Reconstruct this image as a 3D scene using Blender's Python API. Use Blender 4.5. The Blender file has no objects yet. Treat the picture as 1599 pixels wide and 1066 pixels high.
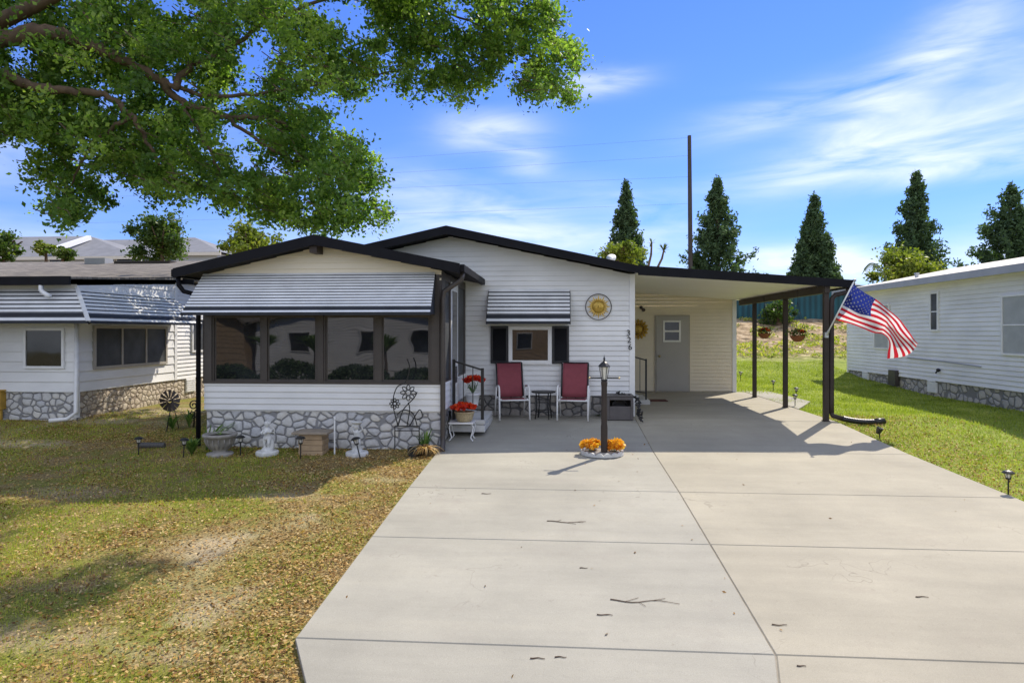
import bpy, math, random
import numpy as np
from mathutils import Vector, Matrix, noise as mnoise
random.seed(7); np.random.seed(7)
S = bpy.context.scene; C = S.collection
R = math.radians

# ---------------------------------------------------------------- camera
EYE = 1.68; YAW = math.atan(.072); ca, sa = math.cos(YAW), math.sin(YAW)
cd = bpy.data.cameras.new('camera'); cam = bpy.data.objects.new('camera', cd); C.objects.link(cam)
cam.location = (0, 0, EYE); cam.rotation_euler = (R(90), 0, YAW)
cd.sensor_width = 36; cd.lens = 36*1000/1599; cd.shift_y = -15/1599; cd.clip_end = 3000
S.camera = cam
# ---------------------------------------------------------------- sky and sun
SUNV = Vector((.54, .72, 1.0)).normalized()
elev = math.asin(SUNV.z); azim = math.atan2(SUNV.x, SUNV.y)
W = bpy.data.worlds.new('World'); S.world = W; W.use_nodes = True
sl = bpy.data.lights.new('sun', 'SUN'); sl.energy = 4.3; sl.angle = R(.5); sl.color = (1, .91, .77)
so = bpy.data.objects.new('sun', sl); C.objects.link(so)
so.rotation_euler = SUNV.to_track_quat('Z', 'Y').to_euler()
S.view_settings.view_transform = 'Standard'; S.view_settings.look = 'None'
S.view_settings.exposure = 0.46; S.view_settings.gamma = 1

def pdir(px, py):
    k = (px-800)/1000
    return Vector((-sa+k*ca, ca+k*sa, (518-py)/1000))
def at(px, py, Y=None, X=None, Z=None):
    d = pdir(px, py)
    t = Y/d.y if Y is not None else X/d.x if X is not None else (Z-EYE)/d.z
    return Vector((0, 0, EYE))+d*t
PR_Y = [-60, 0, 4.6, 8, 10.25, 12.5, 400]; PR_Z = [-1.3, -.85, -.53, -.3, -.2, 0, 0]
HL_Y = [18, 22, 28, 34, 36, 2000]; HL_Z = [0, .2, 1.05, 2.35, 2.45, 2.45]
def sstep(a, b, x):
    t = min(1, max(0, (x-a)/(b-a))); return t*t*(3-2*t)
def gz(X, Y):
    return float(np.interp(Y, PR_Y, PR_Z))+float(np.interp(Y, HL_Y, HL_Z))*sstep(1.5, 4.5, X)
def ground(px, py, dz=0):
    d = pdir(px, py); lo, hi = 1.0, 60.0
    for i in range(50):
        m = (lo+hi)/2; p = Vector((0, 0, EYE))+d*m
        if p.z > gz(p.x, p.y)+dz: lo = m
        else: hi = m
    return Vector((0, 0, EYE))+d*lo

nt = W.node_tree; N = nt.nodes; L = nt.links; N.clear()
out = N.new('ShaderNodeOutputWorld'); bg = N.new('ShaderNodeBackground')
sky = N.new('ShaderNodeTexSky'); sky.sky_type = 'NISHITA'; sky.sun_disc = False
sky.sun_elevation = elev; sky.sun_rotation = azim; sky.air_density = 1.3; sky.dust_density = 0; sky.ozone_density = 4.0
bg.inputs[1].default_value = .15
tc = N.new('ShaderNodeTexCoord')
def wmath(op, a, b=None, c=None):
    n = N.new('ShaderNodeMath'); n.operation = op
    for i, v in enumerate((a, b, c)):
        if v is None: continue
        if isinstance(v, (int, float)): n.inputs[i].default_value = v
        else: L.new(v, n.inputs[i])
    return n.outputs[0]
def lobe(px, py, sx, sy, rot, amp):
    """soft patch of cloud round a sky direction: local axes are real tangents of the sky sphere"""
    d = pdir(px, py).normalized(); up = Vector((0, 0, 1)); t = d.cross(up).normalized(); u = t.cross(d).normalized()
    c, s = math.cos(R(rot)), math.sin(R(rot)); a = t*c+u*s; b = u*c-t*s
    res = []
    for v, sc in ((a, sx/1000), (b, sy/1000)):
        n = N.new('ShaderNodeVectorMath'); n.operation = 'DOT_PRODUCT'; L.new(tc.outputs['Generated'], n.inputs[0]); n.inputs[1].default_value = v
        k = wmath('SUBTRACT', n.outputs['Value'], d.dot(v)); k = wmath('DIVIDE', k, sc); res.append(wmath('MULTIPLY', k, k))
    n = N.new('ShaderNodeVectorMath'); n.operation = 'DOT_PRODUCT'; L.new(tc.outputs['Generated'], n.inputs[0]); n.inputs[1].default_value = d
    fr = wmath('GREATER_THAN', n.outputs['Value'], .3)
    e = wmath('MULTIPLY', wmath('ADD', res[0], res[1]), -1); e = wmath('EXPONENT', e)
    return wmath('MULTIPLY', wmath('MULTIPLY', e, fr), amp)
tot = None
for a in [(1440, 100, 150, 34, 38, .6), (1230, 170, 120, 24, 8, .6), (1480, 190, 190, 40, 10, .6), (1560, 60, 100, 40, 20, .3), (1430, 245, 230, 22, 3, .5), (1560, 255, 110, 16, 0, .9),
          (1230, 412, 80, 22, 0, 1.1), (1310, 412, 40, 26, 0, 1.1), (935, 130, 60, 16, 3, .75), (765, 205, 70, 26, 0, .7), (825, 252, 38, 20, 0, .55), (800, 345, 260, 40, -14, .55),
          (650, 370, 200, 40, 0, .4), (1000, 330, 120, 30, -20, .3), (60, 380, 300, 30, 0, .3), (1590, 400, 200, 40, 0, .3), (2100, 300, 300, 80, 20, .8), (-500, 200, 300, 60, 10, .7)]:
    l = lobe(*a); tot = l if tot is None else wmath('ADD', tot, l)
mp = N.new('ShaderNodeMapping'); L.new(tc.outputs['Generated'], mp.inputs[0]); mp.inputs['Rotation'].default_value = (0, R(18), 0); mp.inputs['Scale'].default_value = (2.2, 2, 11)
nz = N.new('ShaderNodeTexNoise'); L.new(mp.outputs[0], nz.inputs['Vector']); nz.inputs['Scale'].default_value = 2.2; nz.inputs['Detail'].default_value = 7; nz.inputs['Roughness'].default_value = .55; nz.inputs['Distortion'].default_value = .5
nf = wmath('MULTIPLY', wmath('SUBTRACT', nz.outputs['Fac'], .3), 3.0)
cl = wmath('MULTIPLY', tot, nf); cl = wmath('MINIMUM', wmath('MAXIMUM', cl, 0), .72)
mx = N.new('ShaderNodeMix'); mx.data_type = 'RGBA'; 
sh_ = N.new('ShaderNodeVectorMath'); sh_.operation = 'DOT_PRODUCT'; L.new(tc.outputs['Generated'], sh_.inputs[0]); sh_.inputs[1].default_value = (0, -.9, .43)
rear = N.new('ShaderNodeMapRange'); rear.interpolation_type = 'SMOOTHSTEP'; L.new(sh_.outputs['Value'], rear.inputs[0]); rear.inputs[1].default_value = .1; rear.inputs[2].default_value = .6  # white cloud patch behind the camera, added as fill for the shaded facade
fill_cloud = wmath('MULTIPLY', rear.outputs[0], wmath('MINIMUM', wmath('ADD', nf, .35), 1.0)); cl = wmath('MINIMUM', wmath('MAXIMUM', wmath('ADD', cl, wmath('MULTIPLY', fill_cloud, .78)), 0), .95)
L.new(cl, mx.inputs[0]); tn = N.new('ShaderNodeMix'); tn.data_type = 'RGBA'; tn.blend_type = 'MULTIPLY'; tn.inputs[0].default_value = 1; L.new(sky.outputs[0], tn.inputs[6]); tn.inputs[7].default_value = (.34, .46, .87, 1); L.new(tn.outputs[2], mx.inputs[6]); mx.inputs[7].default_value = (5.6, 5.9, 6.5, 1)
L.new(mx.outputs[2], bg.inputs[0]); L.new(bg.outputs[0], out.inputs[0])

# ---------------------------------------------------------------- materials
def newmat(name):
    m = bpy.data.materials.new(name); m.use_nodes = True
    return m, m.node_tree, m.node_tree.nodes['Principled BSDF']
def nnode(t, ty, **kw):
    n = t.nodes.new(ty)
    for k, v in kw.items():
        if k in n.inputs: n.inputs[k].default_value = v
        else: setattr(n, k, v)
    return n
def coord(t, scale=(1, 1, 1), warp=0):
    c = t.nodes.new('ShaderNodeTexCoord'); m = t.nodes.new('ShaderNodeMapping'); m.inputs['Scale'].default_value = scale
    if warp:
        n = nnode(t, 'ShaderNodeTexNoise', Scale=3.0, Detail=2.0); t.links.new(c.outputs['Object'], n.inputs['Vector'])
        a = t.nodes.new('ShaderNodeVectorMath'); a.operation = 'MULTIPLY_ADD'; t.links.new(n.outputs['Color'], a.inputs[0]); a.inputs[1].default_value = (warp,)*3
        t.links.new(c.outputs['Object'], a.inputs[2]); t.links.new(a.outputs[0], m.inputs[0])
    else: t.links.new(c.outputs['Object'], m.inputs[0])
    return m.outputs[0]
def ramp(t, fac, stops, interp='LINEAR'):
    r = t.nodes.new('ShaderNodeValToRGB'); r.color_ramp.interpolation = interp; e = r.color_ramp.elements
    while len(e) < len(stops): e.new(.5)
    for i, (p, c) in enumerate(stops):
        e[i].position = p; e[i].color = (*c, 1) if len(c) == 3 else c
    t.links.new(fac, r.inputs[0]); return r.outputs[0]
def mixc(t, fac, a, b, mode='MIX'):
    m = t.nodes.new('ShaderNodeMix'); m.data_type = 'RGBA'; m.blend_type = mode
    for i, v in ((0, fac), (6, a), (7, b)):
        if isinstance(v, (int, float)): m.inputs[i].default_value = v
        elif isinstance(v, tuple): m.inputs[i].default_value = (*v, 1)
        else: t.links.new(v, m.inputs[i])
    return m.outputs[2]
def bump(t, p, h, st=.3, dist=.01):
    b = t.nodes.new('ShaderNodeBump'); b.inputs['Strength'].default_value = st; b.inputs['Distance'].default_value = dist
    t.links.new(h, b.inputs['Height']); t.links.new(b.outputs[0], p.inputs['Normal'])
def mat(name, col, rough=.6, var=.15, scale=4, bs=.15, bscale=60, metal=0, stretch=(1, 1, 1), spec=.5):
    m, t, p = newmat(name); v = coord(t, stretch)
    n = nnode(t, 'ShaderNodeTexNoise', Scale=float(scale), Detail=6.0, Roughness=.6); t.links.new(v, n.inputs['Vector'])
    lo = tuple(c*(1-var) for c in col); hi = tuple(min(1, c*(1+var)) for c in col)
    t.links.new(ramp(t, n.outputs['Fac'], [(.3, lo), (.7, hi)]), p.inputs['Base Color'])
    n2 = nnode(t, 'ShaderNodeTexNoise', Scale=float(bscale), Detail=3.0); t.links.new(v, n2.inputs['Vector'])
    bump(t, p, n2.outputs['Fac'], bs, .004)
    p.inputs['Roughness'].default_value = rough; p.inputs['Metallic'].default_value = metal; p.inputs['Specular IOR Level'].default_value = spec
    return m
M = {}
M['siding'] = mat('white_siding', (.78, .78, .77), .7, .10, .8, .03, 25, stretch=(1, 1, 2), spec=.2)
M['siding_cream'] = mat('cream_siding', (.82, .74, .59), .7, .05, 1.2, .03, 25, spec=.2)
M['soffit'] = mat('soffit_white', (.85, .82, .75), .5, .03, 1, .05, 20)
M['black_trim'] = mat('black_trim', (.008, .008, .011), .6, .3, 3, .05, 40, spec=.15)
M['brown_metal'] = mat('bronze_metal', (.045, .035, .030), .5, .2, 3, .05, 30, spec=.25)
M['taupe_metal'] = mat('taupe_metal', (.06, .05, .044), .45, .15, 3, .05, 30)
M['awning_white'] = mat('awning_slat_white', (.76, .77, .77), .75, .10, 3, .02, 30, spec=.2)
M['awning_groove_shade'] = mat('awning_groove_shade', (.085, .09, .10), .6, .2, 3, .05, 30, spec=.2)
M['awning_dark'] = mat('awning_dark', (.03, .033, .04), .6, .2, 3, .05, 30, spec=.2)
M['white_paint'] = mat('white_paint', (.78, .78, .77), .4, .06, 5, .08, 60)
M['black_iron'] = mat('black_iron', (.012, .012, .012), .45, .3, 10, .2, 90)
M['rail_gray'] = mat('storage_taupe', (.10, .09, .088), .6, .15, 6, .15, 60)
M['red_sling'] = mat('maroon_sling_fabric', (.25, .055, .07), .8, .12, 6, .4, 400)
M['statue'] = mat('white_cast_stone', (.62, .62, .6), .8, .25, 9, .5, 50)
M['planter'] = mat('grey_cast_stone', (.30, .28, .25), .85, .3, 9, .5, 50)
M['tan_stone'] = mat('tan_block', (.42, .30, .18), .85, .2, 6, .4, 50)
M['tan_cap'] = mat('tan_cap', (.30, .25, .19), .85, .2, 6, .4, 50)
M['plastic_black'] = mat('black_plastic', (.02, .02, .02), .35, .2, 6, .05, 50)
M['pipe_grey'] = mat('grey_corrugated', (.09, .085, .08), .6, .2, 6, .1, 50)
M['concrete_step'] = mat('painted_step', (.55, .55, .53), .7, .12, 5, .3, 60)
M['door_grey'] = mat('grey_door', (.40, .385, .36), .45, .05, 2, .05, 30)
M['gold'] = mat('gold_metal', (.55, .36, .07), .4, .3, 18, .5, 60, metal=.5)
M['basket'] = mat('wicker', (.42, .34, .20), .8, .4, 60, .8, 80)
M['basket_brown'] = mat('coco_basket', (.22, .08, .03), .9, .4, 30, .8, 60)
M['stem'] = mat('green_stem', (.06, .13, .03), .6, .3, 12, .2, 50)
M['brass'] = mat('brass_knob', (.5, .4, .22), .35, .1, 5, .05, 30, metal=.8)
M['soil'] = mat('dark_soil', (.045, .032, .022), .95, .4, 20, .8, 60)
M['pole_wood'] = mat('weathered_pole', (.075, .062, .055), .9, .3, 3, .5, 30, stretch=(3, 3, .3))
M['wire'] = mat('wire', (.12, .14, .18), .6, .1, 2, 0, 10)
M['mat_red'] = mat('door_mat', (.10, .035, .025), .95, .4, 30, .6, 120)
M['yellow_box'] = mat('yellow_paint', (.45, .27, .04), .6, .3, 6, .2, 40)
M['curtain'] = mat('blind', (.40, .41, .40), .7, .1, 4, .2, 40)
M['roof_metal'] = mat('pale_metal_roof', (.52, .48, .40), .6, .15, 1.2, .1, 10, stretch=(.3, 2, 1))
M['fascia_grey'] = mat('grey_fascia', (.33, .34, .36), .5, .08, 3, .1, 30)
M['apt_wall'] = mat('blue_grey_wall', (.42, .47, .52), .7, .08, .5, .1, 10)
M['apt_roof'] = mat('grey_shingle_far', (.20, .205, .22), .9, .15, .8, .2, 8)
M['cream_trim'] = mat('cream_trim', (.6, .57, .5), .7, .05, 1, .1, 10)
M['flat_roof'] = mat('far_flat_roof', (.16, .18, .21), .8, .1, .5, .1, 10)
M['dry'] = mat('dry_leaf', (.30, .19, .09), .9, .4, 15, .3, 50)
M['frame_tan'] = mat('tan_window_frame', (.38, .35, .30), .5, .1, 4, .05, 30)
M['shutter'] = mat('black_shutter', (.016, .016, .019), .5, .2, 4, .1, 50)
M['alu'] = mat('galvanised', (.45, .46, .47), .4, .1, 8, .1, 30, metal=.6)

def glass(name, col=(.008, .009, .011), ior=1.65, rough=.02):
    m, t, p = newmat(name); v = coord(t)
    n = nnode(t, 'ShaderNodeTexNoise', Scale=.9, Detail=2.0); t.links.new(v, n.inputs['Vector'])
    bump(t, p, n.outputs['Fac'], .25, .02)
    n2 = nnode(t, 'ShaderNodeTexNoise', Scale=1.6, Detail=3.0); t.links.new(v, n2.inputs['Vector'])
    t.links.new(ramp(t, n2.outputs['Fac'], [(.4, col), (.7, tuple(c*2.5 for c in col))]), p.inputs['Base Color'])
    p.inputs['Roughness'].default_value = rough; p.inputs['IOR'].default_value = ior
    return m
M['glass'] = glass('tinted_glass')
M['glass_dim'] = glass('dim_glass', (.012, .014, .016), 1.5, .04)
M['screen'] = glass('insect_screen', (.035, .037, .038), 1.4, .5)
M['glass_lamp'] = mat('frosted_glass', (.7, .68, .6), .15, .05, 4, 0, 20)

def m_stone(name, c1, c2, grout, sc=5.7):
    m, t, p = newmat(name); v = coord(t, (1, 1, 1.25), .09)
    kw = dict(Scale=float(sc), Randomness=.85)
    e = nnode(t, 'ShaderNodeTexVoronoi', feature='DISTANCE_TO_EDGE', **kw); t.links.new(v, e.inputs['Vector'])
    f = nnode(t, 'ShaderNodeTexVoronoi', feature='F1', **kw); t.links.new(v, f.inputs['Vector'])
    n = nnode(t, 'ShaderNodeTexNoise', Scale=22.0, Detail=5.0); t.links.new(v, n.inputs['Vector'])
    stone = mixc(t, f.outputs['Color'], c1, c2); stone = mixc(t, .35, stone, n.outputs['Fac'], 'OVERLAY')
    rd_ = ramp(t, f.outputs['Distance'], [(.62, (1, 1, 1)), (.74, (0, 0, 0))])
    ed = mixc(t, 1.0, ramp(t, e.outputs['Distance'], [(.035, (0, 0, 0)), (.07, (1, 1, 1))]), rd_, 'MULTIPLY')
    t.links.new(mixc(t, ed, grout, stone), p.inputs['Base Color'])
    h = ramp(t, e.outputs['Distance'], [(.03, (0, 0, 0)), (.10, (.75, .75, .75)), (.3, (1, 1, 1))])
    hn = mixc(t, 1.0, mixc(t, .12, h, n.outputs['Fac']), ed, 'MULTIPLY'); bump(t, p, hn, .9, .04); p.inputs['Roughness'].default_value = .85
    return m
M['stone'] = m_stone('river_stone_skirt', (.50, .51, .54), (.70, .67, .60), (.25, .25, .255))
M['stone_tan'] = m_stone('tan_stone_skirt', (.40, .33, .24), (.56, .50, .40), (.27, .22, .17), 6.8)
M['stone_brick'] = m_stone('grey_stone_skirt', (.26, .26, .26), (.42, .38, .33), (.13, .13, .13), 5.5)
M['stone_pale'] = m_stone('pale_block_skirt', (.38, .37, .34), (.50, .46, .40), (.20, .195, .18), 4.4)

def m_concrete(name, warm=1):
    m, t, p = newmat(name); v = coord(t)
    a = nnode(t, 'ShaderNodeTexNoise', Scale=.7, Detail=8.0, Roughness=.65); t.links.new(v, a.inputs['Vector'])
    v2 = coord(t, (.35, 2.2, 1)); b = nnode(t, 'ShaderNodeTexNoise', Scale=1.3, Detail=6.0, Roughness=.65); t.links.new(v2, b.inputs['Vector'])
    c = nnode(t, 'ShaderNodeTexNoise', Scale=160.0, Detail=3.0); t.links.new(v, c.inputs['Vector'])
    col = ramp(t, a.outputs['Fac'], [(.3, (.305, .289, .238)), (.7, (.40, .378, .31))])
    col = mixc(t, .5, col, ramp(t, b.outputs['Fac'], [(.32, (.40, .40, .40)), (.55, (.5, .5, .5)), (.75, (.58, .57, .55))]), 'OVERLAY')
    st = nnode(t, 'ShaderNodeTexNoise', Scale=1.1, Detail=8.0, Roughness=.7); t.links.new(v, st.inputs['Vector'])
    col = mixc(t, ramp(t, st.outputs['Fac'], [(.56, (0, 0, 0)), (.70, (.5, .5, .5))]), col, (.30, .27, .225))
    vw = coord(t, (1, 1, 1), 1.1); cv = nnode(t, 'ShaderNodeTexVoronoi', feature='DISTANCE_TO_EDGE', Scale=.42); t.links.new(vw, cv.inputs['Vector'])
    ck = ramp(t, cv.outputs['Distance'], [(.0, (.45, .45, .45)), (.0035, (0, 0, 0))]); pm = ramp(t, a.outputs['Fac'], [(.5, (0, 0, 0)), (.62, (1, 1, 1))]); col = mixc(t, mixc(t, 1.0, ck, pm, 'MULTIPLY'), col, (.10, .085, .065))
    sp = nnode(t, 'ShaderNodeTexNoise', Scale=9.0, Detail=4.0, Roughness=.7); t.links.new(v, sp.inputs['Vector']); col = mixc(t, ramp(t, sp.outputs['Fac'], [(.66, (0, 0, 0)), (.74, (.35, .35, .35))]), col, (.20, .17, .13))
    col = mixc(t, .3, col, ramp(t, c.outputs['Fac'], [(.3, (.3, .3, .3)), (.7, (.7, .7, .7))]), 'OVERLAY')
    col = mixc(t, 1.0, col, (.96, .965, .97) if warm == 1 else (1.0, .965, .90), 'MULTIPLY'); t.links.new(col, p.inputs['Base Color']); bump(t, p, c.outputs['Fac'], .25, .003); p.inputs['Roughness'].default_value = .85
    return m
M['concrete'] = m_concrete('concrete'); M['concrete_warm'] = m_concrete('concrete_warm', 1.08)
M['joint'] = mat('joint_dark', (.27, .24, .19), .95, .3, 8, .3, 60)
M['asphalt'] = mat('asphalt', (.05, .05, .05), .9, .2, 30, .5, 90)

PATCH = [(g_.x, g_.y, a_, b_) for g_, a_, b_ in ((ground(245, 640), 1.3, .8), (ground(150, 655), 1.2, .35), (ground(40, 690), 1.1, .35), (ground(110, 765), .8, .3), (ground(345, 935), .42, .45), (ground(60, 990), .9, .25), (ground(290, 1010), .5, .2), (ground(470, 690), .7, .1), (ground(440, 770), .6, .2), (ground(600, 745), .4, .15))]
def patch(x, y): return max(1-math.hypot((x-a)/c, (y-b)/d) for a, b, c, d in PATCH)
def pr_(t, v, a, b, w=.42):
    n = t.nodes.new('ShaderNodeMapRange'); t.links.new(v, n.inputs[0]); n.inputs[1].default_value = a; n.inputs[2].default_value = b; n.inputs[3].default_value = w; n.inputs[4].default_value = 0; return n.outputs[0]
def m_ground():
    m, t, p = newmat('lawn_ground'); v = coord(t)
    def nz(s, d=5.0, r=.6):
        n = nnode(t, 'ShaderNodeTexNoise', Scale=float(s), Detail=d, Roughness=r); t.links.new(v, n.inputs['Vector']); return n.outputs['Fac']
    sx = t.nodes.new('ShaderNodeSeparateXYZ'); t.links.new(v, sx.inputs[0])
    fine = nz(45, 4); mid = nz(2.2)
    litter = ramp(t, fine, [(.3, (.09, .065, .025)), (.5, (.23, .165, .065)), (.7, (.42, .32, .16))])
    green = ramp(t, fine, [(.3, (.08, .085, .015)), (.55, (.21, .21, .04)), (.75, (.34, .31, .09))])
    left = mixc(t, ramp(t, mid, [(.42, (0, 0, 0)), (.58, (1, 1, 1))]), litter, green)
    sand = ramp(t, fine, [(.3, (.30, .23, .14)), (.7, (.52, .42, .28))])
    left = mixc(t, ramp(t, nz(.55, 6), [(.57, (0, 0, 0)), (.66, (.85, .85, .85))]), left, sand)
    for ip_, (cx_, cy_, rx_, ry_) in enumerate(PATCH):
        m1 = t.nodes.new('ShaderNodeVectorMath'); m1.operation = 'SUBTRACT'; t.links.new(v, m1.inputs[0]); m1.inputs[1].default_value = (cx_, cy_, 0)
        m2 = t.nodes.new('ShaderNodeVectorMath'); m2.operation = 'MULTIPLY'; t.links.new(m1.outputs[0], m2.inputs[0]); m2.inputs[1].default_value = (1/rx_, 1/ry_, 0)
        m3 = t.nodes.new('ShaderNodeVectorMath'); m3.operation = 'LENGTH'; t.links.new(m2.outputs[0], m3.inputs[0])
        m4 = t.nodes.new('ShaderNodeMath'); m4.operation = 'MULTIPLY_ADD'; t.links.new(nz(2.6, 8, .75), m4.inputs[0]); m4.inputs[1].default_value = 2.6; t.links.new(m3.outputs['Value'], m4.inputs[2])
        left = mixc(t, ramp(t, m4.outputs[0], [(1.25/2, (.9, .9, .9)), (1.75/2, (0, 0, 0))]) if False else pr_(t, m4.outputs[0], 1.6, 2.3, .9 if ip_ < 3 else .42), left, sand)
    gr = ramp(t, nz(5), [(.3, (.15, .20, .03)), (.7, (.30, .36, .06))]); gr = mixc(t, .4, gr, fine, 'OVERLAY')
    mr = t.nodes.new('ShaderNodeMapRange'); t.links.new(sx.outputs[0], mr.inputs[0]); mr.inputs[1].default_value = 3.0; mr.inputs[2].default_value = 5.2
    col = mixc(t, mr.outputs[0], left, gr)
    # bare bank under the fence
    ya = t.nodes.new('ShaderNodeMath'); ya.operation = 'MULTIPLY_ADD'; t.links.new(nz(.6, 5), ya.inputs[0]); ya.inputs[1].default_value = 5; t.links.new(sx.outputs[1], ya.inputs[2])
    mr2 = t.nodes.new('ShaderNodeMapRange'); t.links.new(ya.outputs[0], mr2.inputs[0]); mr2.inputs[1].default_value = 27.2; mr2.inputs[2].default_value = 30.0
    bank = ramp(t, nz(2.5, 8, .7), [(.38, (.12, .09, .05)), (.52, (.36, .26, .15)), (.66, (.56, .45, .30))])
    col = mixc(t, mr2.outputs[0], col, bank)
    t.links.new(col, p.inputs['Base Color']); bump(t, p, fine, .6, .03); p.inputs['Roughness'].default_value = .95; p.inputs['Specular IOR Level'].default_value = .2
    return m
M['ground'] = m_ground()
def m_shingle(name, c1, c2):
    m, t, p = newmat(name); v = coord(t)
    b = t.nodes.new('ShaderNodeTexBrick'); b.inputs['Scale'].default_value = 1; b.inputs['Brick Width'].default_value = .3; b.inputs['Row Height'].default_value = .14
    b.inputs['Mortar Size'].default_value = .006; b.inputs['Color1'].default_value = (*c1, 1); b.inputs['Color2'].default_value = (*c2, 1); b.inputs['Mortar'].default_value = (c1[0]*.4,)*3+(1,)
    t.links.new(v, b.inputs['Vector']); n = nnode(t, 'ShaderNodeTexNoise', Scale=3.0, Detail=8.0, Roughness=.7); t.links.new(v, n.inputs['Vector'])
    col = mixc(t, .6, b.outputs['Color'], n.outputs['Fac'], 'OVERLAY'); t.links.new(col, p.inputs['Base Color']); p.inputs['Roughness'].default_value = .9
    bump(t, p, n.outputs['Fac'], .4, .01); return m
M['shingle'] = m_shingle('grey_brown_shingles', (.15, .13, .11), (.27, .24, .20)); M['shingle_dark'] = m_shingle('dark_shingles', (.02, .02, .022), (.035, .035, .04))
def m_wavefence():
    m, t, p = newmat('teal_corrugated'); v = coord(t)
    w = nnode(t, 'ShaderNodeTexWave', Scale=1.1, Distortion=.6); t.links.new(v, w.inputs['Vector'])
    n = nnode(t, 'ShaderNodeTexNoise', Scale=1.4, Detail=5.0); t.links.new(v, n.inputs['Vector'])
    col = mixc(t, n.outputs['Fac'], (.005, .035, .05), (.02, .12, .15)); col = mixc(t, .3, col, w.outputs['Color'], 'OVERLAY')
    t.links.new(col, p.inputs['Base Color']); p.inputs['Roughness'].default_value = .7; bump(t, p, w.outputs['Fac'], .5, .03); return m
M['teal'] = m_wavefence()
def m_leaf(name, stops, trans=.45, rough=.5):
    m, t, p = newmat(name)
    a = t.nodes.new('ShaderNodeAttribute'); a.attribute_name = 'rnd'
    col = ramp(t, a.outputs['Fac'], stops); t.links.new(col, p.inputs['Base Color']); p.inputs['Roughness'].default_value = rough; p.inputs['Specular IOR Level'].default_value = .35
    tr = t.nodes.new('ShaderNodeBsdfTranslucent'); br = mixc(t, 1.0, col, (1.25, 1.5, .6), 'MULTIPLY'); t.links.new(br, tr.inputs[0])
    mx = t.nodes.new('ShaderNodeMixShader'); mx.inputs[0].default_value = trans; t.links.new(p.outputs[0], mx.inputs[1]); t.links.new(tr.outputs[0], mx.inputs[2])
    t.links.new(mx.outputs[0], t.nodes['Material Output'].inputs[0]); return m
M['oak_leaf'] = m_leaf('oak_leaf', [(0, (.04, .08, .018)), (.45, (.13, .22, .045)), (1, (.38, .48, .10))], .55)
M['conifer'] = m_leaf('conifer_foliage', [(0, (.04, .07, .035)), (.6, (.09, .145, .065)), (1, (.17, .24, .10))], .3, .85)
M['bush_yellow'] = m_leaf('yellow_green_leaf', [(0, (.07, .10, .015)), (.5, (.17, .21, .03)), (1, (.32, .32, .06))], .45)
M['bush_green'] = m_leaf('mid_green_leaf', [(0, (.03, .06, .015)), (.5, (.07, .12, .025)), (1, (.16, .20, .04))], .45)
M['grass_l'] = m_leaf('lawn_blades_olive', [(0, (.14, .19, .025)), (.45, (.35, .40, .05)), (.75, (.52, .48, .10)), (1, (.64, .53, .19))], .4)
M['grass_r'] = m_leaf('lawn_blades_green', [(0, (.18, .22, .03)), (.6, (.34, .38, .06)), (1, (.54, .50, .17))], .45)
M['litter'] = m_leaf('fallen_leaves', [(0, (.09, .045, .015)), (.35, (.30, .15, .04)), (.65, (.52, .33, .10)), (1, (.66, .50, .26))], .25, .7)
M['blade'] = m_leaf('strap_leaf', [(0, (.07, .15, .03)), (1, (.26, .36, .10))], .4)
M['red_petal'] = m_leaf('red_petals', [(0, (.35, .01, .005)), (.6, (.75, .04, .01)), (1, (.85, .16, .02))], .3)
M['orange_petal'] = m_leaf('orange_petals', [(0, (.6, .15, .01)), (.5, (.85, .42, .03)), (1, (.9, .65, .12))], .3)
M['bark'] = mat('bark', (.13, .085, .055), .9, .4, 6, .9, 22, stretch=(1, 1, .5))
M['frond'] = m_leaf('frond', [(0, (.07, .10, .05)), (1, (.18, .2, .1))], .3)

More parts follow.
